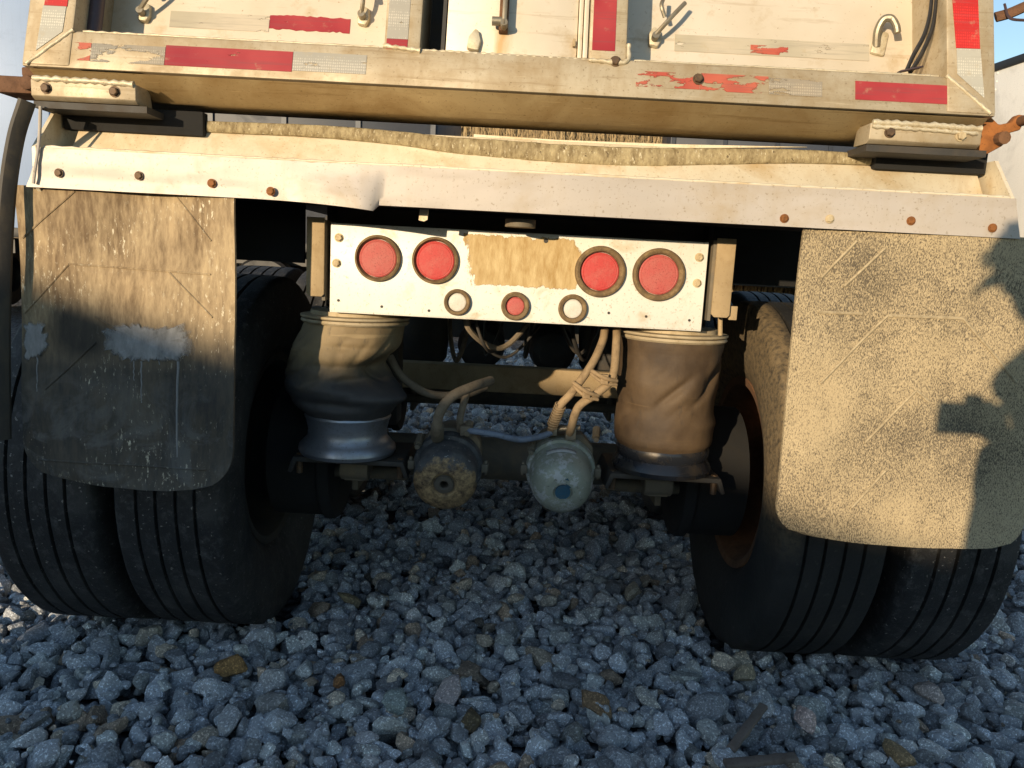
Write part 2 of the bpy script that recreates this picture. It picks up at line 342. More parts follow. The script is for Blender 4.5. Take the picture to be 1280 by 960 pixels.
def m_chR():
    n = NT('green grey chamber enamel'); x, y, z = n.xyz()
    c = n.mix(n.ramp(n.noise(16, 4), .35, .65), (.23, .25, .20), (.33, .345, .28))
    c = n.mix(n.ramp(n.noise(26, 7, .75), .52, .58), c, (.44, .45, .44))
    c = n.mix(n.math('MULTIPLY', n.ramp(n.noise(60, 5, .7), .60, .68), .7), c, (.10, .09, .07))
    n.bump(n.noise(60, 6, .75), .5, .003); return n.fin(c, .5, .15)
M['chL'] = m_chL(); M['chR'] = m_chR()
M['plug'] = dirty('blue plastic plug', (.03, .10, .16), (.08, .1, .1), .3, .5, 0, 40, 0, bump=.2)
M['label'] = dirty('faded paper label', (.42, .43, .42), (.2, .2, .19), .4, .8, 0, 60, .5, bump=.2)
def m_stone(name, from_object):
    n = NT(name); g = n.t.nodes.new('ShaderNodeNewGeometry').outputs['Position']
    if from_object:
        oi = n.t.nodes.new('ShaderNodeObjectInfo'); tint = oi.outputs['Color']
    else:
        at = n.t.nodes.new('ShaderNodeAttribute'); at.attribute_name = 'tint'; tint = at.outputs['Color']
    c = n.mix(n.ramp(n.noise(28, 5, .65, vec=g), .3, .7), n.mix(1.0, tint, (.72, .72, .74), 'MULTIPLY'), tint)
    s1 = n.ramp(n.noise(165, 3, .75, vec=g), .54, .62); c = n.mix(n.math('MULTIPLY', s1, .85), c, n.mix(1.0, tint, (2.3, 2.3, 2.3), 'MULTIPLY'))
    s2 = n.ramp(n.noise(140, 3, .75, vec=n.map((1, 1, 1), (9, 3, 1), vec=g)), .57, .67); c = n.mix(n.math('MULTIPLY', s2, .8), c, n.mix(1.0, tint, (.28, .28, .29), 'MULTIPLY'))
    band = n.ramp(n.noise(1, 3, .6, vec=n.map((30, 30, 160), rot=(.5, .7, 0), vec=g)), .6, .7); c = n.mix(n.math('MULTIPLY', band, .18), c, (.42, .42, .41))
    h = n.math('ADD', n.noise(55, 6, .7, vec=g), n.math('MULTIPLY', n.noise(240, 3, .7, vec=g), .35))
    n.bump(h, .9, .008); return n.fin(c, .85)
M['stone'] = m_stone('crushed granite', True); M['gravel'] = m_stone('crushed granite bed', False)
def m_ground():
    n = NT('gravel ground'); v = n.vor(24, out='Color'); d = n.vor(24)
    hs = n.t.nodes.new('ShaderNodeSeparateColor'); n.L(v, hs.inputs[0])
    c = n.mix(hs.outputs[0], (.07, .075, .085), (.22, .22, .225)); c = n.mix(n.ramp(d, .3, .62), c, (.03, .03, .032))
    c = n.mix(n.math('MULTIPLY', n.ramp(n.noise(150, 3, .7), .5, .65), .4), c, (.3, .3, .3))
    n.bump(n.math('SUBTRACT', n.math('MULTIPLY', n.noise(60, 4), .25), d), 1.0, .04); return n.fin(c, .9)
M['ground'] = m_ground()
M['dirt'] = dirty('bank soil', (.22, .17, .11), (.14, .10, .06), .5, .95, 0, 3, 0, bump=.8, bscale=12, bdist=.05)
M['wood'] = dirty('weathered wood', (.16, .13, .11), (.09, .07, .055), .5, .85, 0, 30, 0, bump=.5, bscale=90)

# ------------------------------------------------------------------ setting: ground and two unseen banks added behind the photographer for shade
me = bpy.data.meshes.new('gravel_ground')
nx = 60; gx = [math.copysign(abs(t) ** 3 * 900, t) for t in np.linspace(-1, 1, nx)]
V = [(x, y + 3, -.040) for x in gx for y in gx]; F = [(i * nx + j, (i + 1) * nx + j, (i + 1) * nx + j + 1, i * nx + j + 1) for i in range(nx - 1) for j in range(nx - 1)]
me.from_pydata(V, [], F); ground = tag(link('gravel_ground', me, M['ground']), kind='structure')

ux = Vector((math.cos(R(29.5)), -math.sin(R(29.5)), 0)); us = Vector((-math.sin(R(29.5)), -math.cos(R(29.5)), 0))   # across and towards the sun
def bank_pt(r, s, z): return ux * r + us * s + Vector((0, 0, z))
def bank_top(r):  # ridge of the unseen bank, shaped to set the shade edge on the flaps
    h = 2.80 - .21 * (r + 1.63)
    return max(h, 2.25) + .05 * mnoise.noise(Vector((r * 1.7, 3, 0))) + .03 * mnoise.noise(Vector((r * 6, 8, 0)))
nr, ns = 110, 14
prof = [(9.6, 0), (9.9, .35), (10.2, .62), (10.5, .85), (10.8, .97), (11.1, 1.0), (11.5, 1.0), (12, .99), (13, .98), (14, .96), (15, .9), (16, .6), (16.6, .3), (17, -.02)]
def add_shade_bank(r0, r1, lift):
    V = []; F = []
    for i in range(nr + 1):
        r = r0 + (r1 - r0) * (i / nr) ** 1.4
        for s_, k in prof:
            V.append(bank_pt(r + (0 if i else .1 * mnoise.noise(Vector((s_, k * 3, 1)))), s_ + .12 * mnoise.noise(Vector((r, k * 4, 2))), max(-.05, (bank_top(r) if lift == 0 else lift + .1 * mnoise.noise(Vector((r, 1, 1)))) * k)))
    for i in range(nr):
        for j in range(ns - 1): F.append((i * ns + j, (i + 1) * ns + j, (i + 1) * ns + j + 1, i * ns + j + 1))
    F.append(tuple(range(ns)))
    me = bpy.data.meshes.new('shade_bank'); me.from_pydata(V, [], F); tag(link('shade_bank', me, M['dirt']), kind='structure')
add_shade_bank(-2.20, 20, 0); add_shade_bank(-2.80, -14, 3.0)  # second bank added to stop sun and sky glow beyond the notch

# ------------------------------------------------------------------ the trailer
T = empty('dump_trailer', (0, 2.35, 0)); TL = Vector((0, 2.35, 0))
tag(T, 'rear of an aluminium dump trailer with red tail lights, filling the picture', 'trailer')
def part(mb, name, mat, parent=None, label=None, **k):
    o = mb.build(name, mat, None, **k); p = parent or T; o.parent = p
    o.matrix_parent_inverse = Matrix.Translation(-TL) if p is T else Matrix.Identity(4)
    if p is not T and p.parent is T: pass
    if label: o['label'] = label
    return o
def hexbolt(p, ax, r=.011, h=.008):
    p = Vector(p); ax = Vector(ax).normalized(); m = MB()
    m.lathe([(r * 1.25, 0), (r * 1.25, .002)], p, ax, 14, (1, 1)); m.lathe([(r, .002), (r, h * .8), (r * .8, h)], p, ax, 6, (0, 1)); return m
BACK = (0, -1, 0)

# ---- tailgate (leans away from the viewer towards its top)
TA = R(15)
def tg(x, t, d): return Vector((x, 1.74 + t * math.sin(TA) + d * math.cos(TA), 1.515 + t * math.cos(TA) - d * math.sin(TA)))
def tz(z, d=0.): return (z - 1.515 + d * math.sin(TA)) / math.cos(TA)
RC = .14                                                                     # how deep the two side sheets lie behind the rail
def tgbox(x0, x1, t0, t1, d0, d1):
    m = MB(); return m.prism([(x0, t0), (x1, t0), (x1, t1), (x0, t1)], tg, d0, d1)
XL, XR = -1.096, 1.015
m = MB()                                                                     # bottom rail: face, chamfer to the sheet
sec = [(0, 0), (.084, 0), (.094, .02), (.098, .135), (.02, .135)]
m.prism([(a, b) for a, b in sec], lambda a, b, x: tg(x, a, b), XL, XR)
gate = part(m, 'tailgate', M['rail'], bevel=.004, label='sand coloured aluminium tailgate')
G = gate
m = MB(); sec = [(1.7415, 1.5115), (1.818, 1.468), (1.90, 1.462), (1.90, 1.50), (1.80, 1.4985)]
m.prism([(a, b) for a, b in sec], lambda a, b, x: Vector((x, a, b)), XL + .012, XR - .012)
part(m, 'lower_flange', M['bevel'], G, bevel=.003)
for x0, x1, tp in ((XL, XL + .105, 1.25), (XR - .108, XR, 1.25), (-.318, -.237, 1.25), (.128, .213, 1.25)):
    t0 = .0845 if abs(x0) < .5 else .0035
    m = tgbox(x0 + .001, x1 - .001, t0, tp, -.003 if abs(x0) > .5 else .0015, RC + .01); part(m, 'post', M['rail'], G, bevel=.005)
for x0, x1 in ((XL + .10, -.315), (.21, XR - .10)):
    part(tgbox(x0, x1, .03, 1.25, RC, RC + .005), 'sheet', M['panel'], G)
part(tgbox(-.185, .104, .086, 1.25, .022, .028), 'gate_door', M['panel'], G, bevel=.0015)
part(tgbox(-.24, .13, .05, 1.25, .16, .165), 'inner_sheet', M['dark'], G)

part(tgbox(-.196, -.188, .088, 1.25, .024, .10), 'door_edge', M['dark'], G)
part(tgbox(.1055, .1145, .088, 1.25, .012, .03), 'hinge_strip', M['panel'], G, bevel=.001)
part(tgbox(.1165, .1265, .088, 1.25, .006, .03), 'hinge_strip', M['panel'], G, bevel=.001)
# weld beads
def bead(pts, r, name='weld_bead', par=G, step=.009, mat='weld', wob=.35):
    P = []; L = []
    for a, b in zip(pts[:-1], pts[1:]):
        a = Vector(a); b = Vector(b); k = max(2, int((b - a).length / step)); P += [a.lerp(b, i / k) for i in range(k)]
    P.append(Vector(pts[-1])); rr = [r * (1 + wob * (1 if i % 2 else -1) * rnd.uniform(.4, 1)) for i in range(len(P))]
    P = [p + Vector((rnd.uniform(-1, 1), 0, rnd.uniform(-1, 1))) * r * .15 for p in P]
    m = MB(); m.tube(P, rr, 8); return part(m, name, M[mat], par, ang=70)
bead([tg(XL + .012, .004, -.002), tg(XL + .104, .086, -.002)], .0045, wob=.15); bead([tg(XR - .012, .004, -.002), tg(XR - .107, .086, -.002)], .0045, wob=.15)
bead([tg(-.318, .088, 0), tg(-.237, .080, -.001)], .005); bead([tg(.13, .080, -.001), tg(.205, .076, -.001), tg(.216, .085, 0), tg(.216, .12, 0)], .005)
bead([tg(-.235, .084, .004), tg(.128, .082, .004)], .0035)
bead([tg(XL + .12, .089, .008), tg(-.33, .088, .008)], .0028, step=.014); bead([tg(.23, .088, .008), tg(XR - .12, .089, .008)], .0028, step=.014)
# tape strips
def tape(x0, x1, z0, z1, mat, d=-.0012, name='reflective_tape', label=None, rag=0):
    t0, t1 = tz(z0, d), tz(z1, d); top = []; bot = []; k = 24 if rag else 1
    for i in range(k + 1):
        x = x0 + (x1 - x0) * i / k; top.append((x, t1 + (rnd.uniform(-rag, 0) if rag else 0))); bot.append((x, t0 + (rnd.uniform(0, rag) if rag else 0)))
    m = MB(); m.prism(bot + top[::-1], tg, d, d + .0009); return part(m, name, M[mat], G, label, flat=True)
rl = [(-1.03, -.95, 1.533, 1.572, 'tredw'), (-.949, -.789, 1.532, 1.572, 'twhitew'), (-.788, -.512, 1.532, 1.576, 'tred'), (-.511, -.352, 1.535, 1.577, 'twhite'),
      (.234, .372, 1.540, 1.574, 'tredw'), (.373, .521, 1.538, 1.576, 'tredw'), (.522, .638, 1.538, 1.574, 'twhitew'), (.71, .913, 1.536, 1.577, 'tred')]
for a in rl: tape(*a)
tape(-.855, -.620, 1.658, 1.697, 'tglue', RC - .0013); tape(-.619, -.428, 1.664, 1.702, 'tred', RC - .0013, rag=.004); tape(.343, .805, 1.664, 1.704, 'tglue', RC - .0013)
tape(.523, .612, 1.667, 1.688, 'tredw', RC - .0025)
tape(-.312, -.266, 1.617, 1.80, 'twhite', .0003); tape(-.312, -.266, 1.569, 1.6165, 'tred', .0003); tape(.136, .186, 1.615, 1.80, 'tred', .0003)
def corner_tape(quad, mat):
    m = MB(); m.prism([(x, tz(z)) for x, z in quad], tg, -.0045, -.0034); part(m, 'reflective_tape', M[mat], G, flat=True)
corner_tape([(.928, 1.659), (.98, 1.66), (.976, 1.80), (.918, 1.80)], 'tred2'); corner_tape([(.930, 1.6015), (.988, 1.552), (.981, 1.6595), (.929, 1.6585)], 'twhite2')
corner_tape([(-1.060, 1.648), (-1.010, 1.648), (-1.010, 1.80), (-1.058, 1.80)], 'tred2'); corner_tape([(-1.066, 1.548), (-1.014, 1.592), (-1.012, 1.6475), (-1.062, 1.6475)], 'twhite2')
# bolts, hooks, latch
for x, z in ((.369, 1.562), (.188, 1.592)): part(hexbolt(tg(x, tz(z), -.0005 if x > .3 else .001), tg(0, 0, -1) - tg(0, 0, 0), .010, .009), 'bolt', M['bolt'], G)
def hook(x, z, lean, loop=False):
    x *= 1.046; z = 1.15 + (z - 1.15) * 1.046; hd = RC - .05; t = tz(z, RC); m = MB()
    def tg(a, b, c): return tg_(a, b, c + hd)
    if loop:
        pts = [tg(x - .012, t - .03, .045), tg(x - .016, t, .03), tg(x - .008, t + .022, .018), tg(x + .008, t + .022, .012), tg(x + .018, t + .004, .01), tg(x + .022, t - .012, .012)]
        m.tube(spline(pts, 5), [.009] * 16 + [.008] * 10, 10)
        part(m, 'tarp_hook', M['hook'], G); m = MB(); m.box(tg(x - .004, t - .02, .047), (.034, .012, .06), Matrix.Rotation(-TA, 3, 'X') @ Matrix.Rotation(.2, 3, 'Y')); part(m, 'hook_plate', M['weld'], G, bevel=.005); return
    rot = Matrix.Rotation(-TA, 3, 'X') @ Matrix.Rotation(lean, 3, 'Y')
    m.prism([(x - .014, t - .032), (x + .006, t - .036), (x + .014, t - .02), (x + .012, t + .006), (x - .004, t + .014), (x - .016, t - .004)], tg, .036, .052)
    part(m, 'hook_plate', M['weld'], G, bevel=.004)
    m = MB(); m.cyl(tg(x - .002, t - .018, .04), tg(x - .002, t - .018, .018), .0085, 12); m.tube(spline([tg(x - .002, t - .016, .022), tg(x + .008 + lean * .02, t + .004, .012), tg(x + .018 + lean * .05, t + .03, .008), tg(x + .03 + lean * .08, t + .06, .012)], 5), .0052, 8)
    m.tube(spline([tg(x + .016, t + .022, .012), tg(x + .006, t + .045, .004), tg(x + .012, t + .07, .014)], 5), .0048, 8); part(m, 'tarp_hook', M['hook'], G)
tg_ = tg
hook(-.378, 1.69, -.3); hook(.282, 1.676, .4); hook(-.872, 1.672, .4); hook(.795, 1.70, 0, True)
m = MB(); m.cyl(tg(-.985, .115, .06), tg(-.985, 1.2, .06), .0165, 20); part(m, 'pole', M['pole'], G)
m = MB(); m.tube(spline([tg(.895, .30, .03), tg(.886, .24, .024), tg(.872, .19, .022), tg(.850, .145, .024), tg(.838, .112, .03)], 6), .0075, 8, .45)
m.tube(spline([tg(.906, .30, .03), tg(.896, .22, .028), tg(.878, .17, .026), tg(.862, .135, .03), tg(.846, .108, .034)], 6), .0075, 8, .45); part(m, 'rubber_strap', M['black'], G)
m = MB(); m.box(tg(.84, .108, .02), (.05, .018, .004), Matrix.Rotation(-.25, 3, 'Y')); part(m, 'strap_clip', M['pole'], G, bevel=.0015)
m = MB(); m.box(tg(-.058, .21, -.004), (.010, .024, .14), Matrix.Rotation(-TA, 3, 'X')); part(m, 'latch_bar', M['hook'], G, bevel=.003)
m = MB(); m.cyl(tg(-.085, .158, .0), tg(-.052, .158, .0), .0095, 12); m.cyl(tg(-.058, .148, .02), tg(-.058, .148, -.016), .008, 10); part(m, 'latch_pin', M['hook'], G)
m = MB(); m.box(tg(-.060, .20, .012), (.02, .018, .12), Matrix.Rotation(-TA, 3, 'X')); part(m, 'latch_guide', M['rust'], G, bevel=.002)
m = MB(); m.prism([(-.138, .098), (-.112, .094), (-.108, .118), (-.114, .142), (-.122, .145), (-.134, .128)], tg, .008, .022); part(m, 'weld_lug', M['weld'], G, bevel=.005)
m = MB(); m.box(tg(.097, .125, .014), (.006, .012, .016)); part(m, 'door_stop', M['tan'], G, bevel=.001)
# corner brackets under the rail
for x0, x1, nm in ((-1.073, -.846, 0), (.744, .986, 1)):
    m = MB(); m.prism([(1.732, 1.453), (1.732, 1.487), (1.80, 1.487), (1.81, 1.447), (1.745, 1.445)], lambda a, b, x: Vector((x, a, b)), x0, x1)
    part(m, 'corner_bracket', M['rail'], G, bevel=.002)
    m = MB(); m.box(((x0 + x1) / 2 + .010, 1.79, 1.436), (x1 - x0 + .02, .10, .014)); part(m, 'wear_pad', M['dark'], G)
    bead([(x0 + .004, 1.733, 1.489), (x1 - .004, 1.733, 1.487)], .0065, step=.010)
    if nm: bead([(x0 + .004, 1.731, 1.480), (x1 - .01, 1.731, 1.476)], .0045, step=.010)
    for bx in ((x0 + .034, x1 - .045) if nm == 0 else (x0 + .043, x1 - .045)): part(hexbolt((bx, 1.732, 1.469), BACK, .0095, .009), 'bolt', M['bolt' if nm == 0 or bx < .9 else 'tanbolt'], G)
# rusty tailgate latches at the corners
m = MB(); m.box((-1.125, 1.80, 1.478), (.085, .09, .036)); m.box((-1.095, 1.79, 1.507), (.03, .06, .02)); m.cyl((-1.085, 1.735, 1.48), (-1.085, 1.80, 1.48), .016, 10)
lt = part(m, 'latch', M['rustdk'], G, bevel=.004, label='rusty brown latch at the tailgate corner')
m = MB(); m.prism([(.985, 1.448), (1.03, 1.442), (1.062, 1.462), (1.068, 1.488), (1.095, 1.497), (1.104, 1.528), (1.086, 1.53), (1.072, 1.512), (1.046, 1.506), (1.022, 1.525), (1.000, 1.55), (.992, 1.52)], lambda a, b, y: Vector((a, y, b)), 1.775, 1.80)
part(m, 'latch', M['rustorange'], G, bevel=.004, label='orange rusted hooked latch at the tailgate corner')
m = MB(); m.cyl((1.092, 1.74, 1.515), (1.092, 1.80, 1.515), .011, 12); m.cyl((1.05, 1.755, 1.475), (1.05, 1.80, 1.475), .014, 10); part(m, 'latch_pin', M['rust'], G)
m = MB(); m.tube(spline([(1.035, 1.83, 1.745), (1.06, 1.82, 1.752), (1.10, 1.80, 1.768), (1.14, 1.79, 1.764), (1.2, 1.79, 1.75)], 6), .016, 10, .5); part(m, 'side_arm', M['rustdk'], G)
m = MB(); m.tube(spline([(1.045, 1.82, 1.77), (1.05, 1.80, 1.735), (1.09, 1.79, 1.728), (1.125, 1.79, 1.714), (1.14, 1.79, 1.74)], 6), .003, 6); part(m, 'tie_wire', M['pole'], G)

# ---- dump body and frame
bd = MB(); bd.prism([(1.86, 1.60), (9.2, 3.0), (9.2, 4.2), (1.95, 2.8)], lambda a, b, x: Vector((x, a, b)), XL + .02, XL + .05)
body = part(bd, 'dump_body', M['rail']); bd = MB(); bd.prism([(1.86, 1.60), (9.2, 3.0), (9.2, 4.2), (1.95, 2.8)], lambda a, b, x: Vector((x, a, b)), XR - .05, XR - .02)
part(bd, 'side_wall', M['rail'], body)
bd = MB(); bd.prism([(1.93, 1.62), (9.2, 3.02), (9.2, 3.06), (1.93, 1.66)], lambda a, b, x: Vector((x, a, b)), XL + .051, XR - .051); part(bd, 'floor_sheet', M['dark'], body)
for s_ in (-1, 1):
    m = MB(); m.box((s_ * .50, 5.6, 1.17), (.012, 7.1, .32)); m.box((s_ * .45, 5.6, 1.33), (.11, 7.1, .012)); m.box((s_ * .45, 5.6, 1.01), (.11, 7.1, .012)); part(m, 'frame_rail', M['dark'])
for y in (2.1, 3.0, 3.9, 5.2, 6.6, 8.4):
    m = MB(); m.box((0, y, 1.18), (.98, .012, .24)); m.box((0, y + .04, 1.30), (.98, .09, .012)); m.box((0, y + .04, 1.06), (.98, .09, .012)); part(m, 'crossmember', M['dark'])
m = MB(); m.box((0, 4.4, 1.352), (2.05, 4.7, .012)); part(m, 'deck_plate', M['dark'])

# ---- bumper plate with its torn, bent lip
def bump_fn(u, v):
    x = -1.085 + 2.18 * u; top = 1.343; z = 1.258 + (top - 1.258) * v
    xe = x * (1 - .030 * v) if x < 0 else x * (1 - .02 * v)
    y = 1.72 + .003 * mnoise.noise(Vector((x * 3, v * 2, 1))) + .0012 * mnoise.noise(Vector((x * 14, v * 6, 4)))
    if -.60 < x < -.318:
        k = ((x + .60) / .282) ** 2; low = (1 - v) ** 1.3
        y -= .034 * k * low; z -= .014 * k * (1 - v)
        if x > -.36: y += .02 * low * ((x + .36) / .042) ** 2
    return (xe, y, z)
us_ = sorted(set([i / 150 for i in range(151)]))
mb = sheet(bump_fn, 220, 10, (0, .006, 0))
bumper = part(mb, 'bumper', M['bump'], label='pale painted steel bumper plate with a bent lip', ang=50)
for i, (x, z) in enumerate([(-1.011, 1.291), (-.836, 1.294), (-.677, 1.286), (-.546, 1.275), (.575, 1.275), (.674, 1.279), (.851, 1.284), (1.03, 1.278)]):
    part(hexbolt((x, 1.719 if x < -.6 or x > 0 else 1.712, z), BACK, .0078, .006), 'bolt', M['bolt' if i < 2 else ('tanbolt' if i == 5 else 'rustbolt')], bumper)
m = MB(); m.prism([(1.724, 1.345), (1.800, 1.349), (1.858, 1.434), (1.866, 1.434), (1.806, 1.3435), (1.728, 1.338)], lambda a, b, x: Vector((x, a, b)), -1.03, 1.05)
part(m, 'apron', M['apron'], bumper, bevel=.002)
bead([(-1.045, 1.724, 1.345), (-.2, 1.724, 1.345), (.4, 1.724, 1.345), (1.06, 1.724, 1.345)], .0035, par=bumper, step=.02, mat='apron')
for s_ in (-1, 1):
    m = MB(); m.prism([(1.722, 1.262), (1.722, 1.345), (1.80, 1.432), (1.95, 1.432), (1.95, 1.20), (1.80, 1.20)], lambda a, b, x: Vector((x, a, b)), s_ * 1.062 + .0, s_ * 1.07)
    part(m, 'end_cheek', M['apron'], bumper)
gt = [(-.713, 1.428), (-.463, 1.432), (-.282, 1.427), (-.174, 1.42), (-.065, 1.419), (.08, 1.416), (.261, 1.418), (.441, 1.427), (.621, 1.434), (.777, 1.432)]
gb = [(-.713, 1.403), (-.463, 1.404), (-.281, 1.396), (-.172, 1.385), (-.063, 1.379), (.083, 1.374), (.264, 1.376), (.445, 1.39), (.625, 1.403), (.78, 1.407)]
top = spline([(a, 0, b) for a, b in gt], 8); bot = spline([(a, 0, b) for a, b in gb], 8); V = []; F = []; n = 10
for i, (a, b) in enumerate(zip(top, bot)):
    c = (a + b) / 2; h = (a.z - b.z) / 2 * 1.02 * (1 + .05 * mnoise.noise(Vector((c.x * 25, 0, 0))))
    for k in range(n):
        t = 2 * math.pi * k / n; q = math.sin(t)
        V.append((c.x * 1.028, 1.800 + (1.15 + (c.z - 1.15) * 1.03 - 1.349) * .682 - .010 - .010 * math.cos(t), 1.15 + (c.z - 1.15) * 1.025 + h * math.copysign(abs(q) ** .4, q) + .0015 * mnoise.noise(Vector((c.x * 60, k, 0)))))
for i in range(len(top) - 1):
    for k in range(n): F.append((i * n + k, i * n + (k + 1) % n, (i + 1) * n + (k + 1) % n, (i + 1) * n + k))
F += [tuple(range(n)), tuple(range(len(V) - n, len(V)))]
m = MB(); m.add(V, F); part(m, 'edge_trim', M['gasket'], bumper, 'wavy worn rubber edge trim above the bumper', ang=60)
for x0, x1, z0, z1 in ((-1.058, -.736, 1.398, 1.452), (.803, 1.058, 1.404, 1.452)):
    m = MB(); m.box(((x0 + x1) / 2, 1.835, (z0 + z1) / 2), (x1 - x0, .03, z1 - z0)); part(m, 'shade_block', M['pitch'], bumper, bevel=.003)  # black blocks put where the bracket shadow hides the trim ends
m = MB(); m.prism([(-.12, 1.434), (.08, 1.428), (.35, 1.433), (.66, 1.451), (.66, 1.4515), (.35, 1.442), (.08, 1.438), (-.12, 1.441)], lambda a, b, y: Vector((a, y, b)), 1.866, 1.876); part(m, 'trim_edge', M['apron'], bumper)
m = MB(); m.prism([(-.232, 1.259), (-.212, 1.259), (-.214, 1.236), (-.222, 1.232), (-.234, 1.234)], lambda a, b, y: Vector((a, y, b)), 1.80, 1.806); part(m, 'bent_tab', M['apron'], bumper)
m = MB(); m.cyl((0, 1.85, 1.232), (0, 1.85, 1.25), .036, 24); part(m, 'plug', M['steel'], bumper)
m = MB(); m.box((0, 1.90, 1.275), (2.08, .32, .012)); part(m, 'bumper_web', M['dark'], bumper)

# ---- mud flaps
def flap(x0, x1, ztop, zbot, rc, mat, bulge, seed, nm, lab):
    def fn(u, v):
        z = ztop + (zbot - ztop) * v; ins = 0
        dz = z - zbot
        if dz < rc: ins = rc - math.sqrt(max(0, rc * rc - (rc - dz) ** 2))
        sag = .012 * (1 - (2 * u - 1) ** 2) * v ** 8
        x = (x0 + ins) + (x1 - x0 - 2 * ins) * u
        y = 1.736 + bulge * math.sin(v * 3.1) * math.cos((u - .5) * 2) + .020 * mnoise.noise(Vector((u * 1.6 + seed, v * 1.8, seed))) - .02 * v * v + .006 * mnoise.noise(Vector((u * 5 + seed, v * 4, seed))) - .018 * max(0, v - .86) / .14 * (u - .3)
        return (x, y, z - sag)
    mb = sheet(fn, 40, 60, (0, .010, 0)); o = part(mb, nm, M[mat], None, lab, ang=60); return o, fn
fl, fnL = flap(-1.125, -.632, 1.262, .598, .085, 'flapL', -.004, 2.3, 'mud_flap', 'left mud flap, brown dust above and pale mud smears across')
fr, fnR = flap(.628, 1.205, 1.262, .556, .075, 'flapR', .004, 7.7, 'mud_flap', 'right mud flap, evenly speckled with tan dust')
def on_flap(fn, x0, x1, zt, zb, x, z, off=.001):
    y = fn((x - x0) / (x1 - x0), (zt - z) / (zt - zb))[1]; return Vector((x, y - off, z))
def ribs(fn, box, segs, par, mat):
    for a, b in segs:
        m = MB(); k = 10; pts = [on_flap(fn, *box, a[0] + (b[0] - a[0]) * i / k, a[1] + (b[1] - a[1]) * i / k, .0002) for i in range(k + 1)]
        m.tube(pts, .0026 if mat == 'flapL' else .0036, 6); part(m, 'moulded_rib', M[mat], par)
bxL = (-1.125, -.632, 1.262, .598); bxR = (.628, 1.205, 1.262, .556)
ribs(fnL, bxL, [((-1.115, 1.147), (-.988, 1.255)), ((-1.118, .978), (-1.006, 1.095)), ((-.764, 1.253), (-.686, 1.162)), ((-.783, 1.09), (-.682, .992)), ((-1.071, .807), (-.948, .922)), ((-1.006, 1.095), (-.687, 1.088)), ((-1.09, .64), (-.69, .645)), ((-.948, .98), (-.86, .93))], fl, 'flapL')
ribs(fnR, bxR, [((.682, 1.074), (.781, 1.076)), ((.701, .914), (.838, 1.075)), ((.838, 1.075), (1.002, 1.078)), ((1.002, 1.078), (1.145, .94)), ((.817, .782), (.921, .909)), ((.921, .909), (.953, .885)), ((.68, 1.152), (.745, 1.236)), ((.732, 1.135), (.81, 1.224)), ((.80, .63), (.87, .72))], fr, 'ribdust')
def edge_attr(o, vals):
    a_ = o.data.attributes.new('edge', 'FLOAT', 'POINT'); a_.data.foreach_set('value', vals)
def smear(outline, drips, par):
    m = MB(); pts = []
    n = len(outline)
    for i in range(n):
        a = Vector((*outline[i], 0)); b = Vector((*outline[(i + 1) % n], 0)); k = max(2, int((b - a).length / .004))
        for j in range(k):
            p = a.lerp(b, j / k); p += Vector((mnoise.noise(p * 60), mnoise.noise(p * 60 + Vector((9, 0, 0))) + .5 * mnoise.noise(p * 160), 0)) * .014; pts.append((p.x, p.y))
    cx = sum(p[0] for p in pts) / len(pts); cz = sum(p[1] for p in pts) / len(pts); V = []; F = []
    rings = [0, .35, .65, .86, .96, 1.0]; N = len(pts)
    for r_ in rings:
        for x, z in pts:
            X = cx + (x - cx) * r_; Z = cz + (z - cz) * r_
            hgt = (.0042 + .0025 * mnoise.noise(Vector((X * 45, Z * 18, 3)))) if r_ < .99 else -.001
            V.append(on_flap(fnL, *bxL, X, Z, hgt if r_ < .95 else hgt * .6))
    for q in range(len(rings) - 1):
        for i in range(N): j = (i + 1) % N; F.append((q * N + i, q * N + j, (q + 1) * N + j, (q + 1) * N + i))
    m.add(V, F); o = part(m, 'mud_smear', M['mudsoft'], par, ang=80); edge_attr(o, [min(1, (1 - r_) * 2.6) for r_ in rings for _ in pts]); m = MB()
    for x, z0, z1, r_ in drips:
        k = 16; m.tube([on_flap(fnL, *bxL, x + .002 * mnoise.noise(Vector((x * 50, i * .4, 0))), z0 + (z1 - z0) * i / k, .0) for i in range(k + 1)], [r_ * (1 - .5 * i / k) * (1 + .3 * mnoise.noise(Vector((i, x * 9, 0)))) for i in range(k + 1)], 6)
    part(m, 'mud_drips', M['mud'], par, ang=80)['kind'] = 'stuff'
smear([(-.936, .955), (-.88, .972), (-.80, .966), (-.74, .976), (-.722, .962), (-.726, .905), (-.752, .889), (-.79, .893), (-.82, .878), (-.87, .88), (-.90, .893), (-.937, .905)], [(-.757, .89, .67, .0032), (-.842, .885, .79, .002), (-.86, .885, .84, .0016), (-.80, .96, .88, .002)], fl)
smear([(-1.118, .96), (-1.075, .965), (-1.06, .94), (-1.062, .90), (-1.08, .88), (-1.118, .868)], [(-1.09, .88, .80, .0018)], fl)

# ---- strip hanging beside the left flap, thin white rod
m = MB(); m.tube(spline([(-1.062, 1.70, 1.435), (-1.092, 1.70, 1.35), (-1.118, 1.70, 1.21), (-1.140, 1.70, .96), (-1.152, 1.70, .692)], 8), .017, 8, .5); part(m, 'side_strip', M['stripblk'], None, 'dark weathered strip hanging beside the left mud flap')
m = MB(); m.tube(spline([(-1.043, 1.715, 1.428), (-1.047, 1.712, 1.36), (-1.060, 1.712, 1.29), (-1.064, 1.712, 1.265)], 6), .0035, 8); part(m, 'thin_rod', M['bump'])

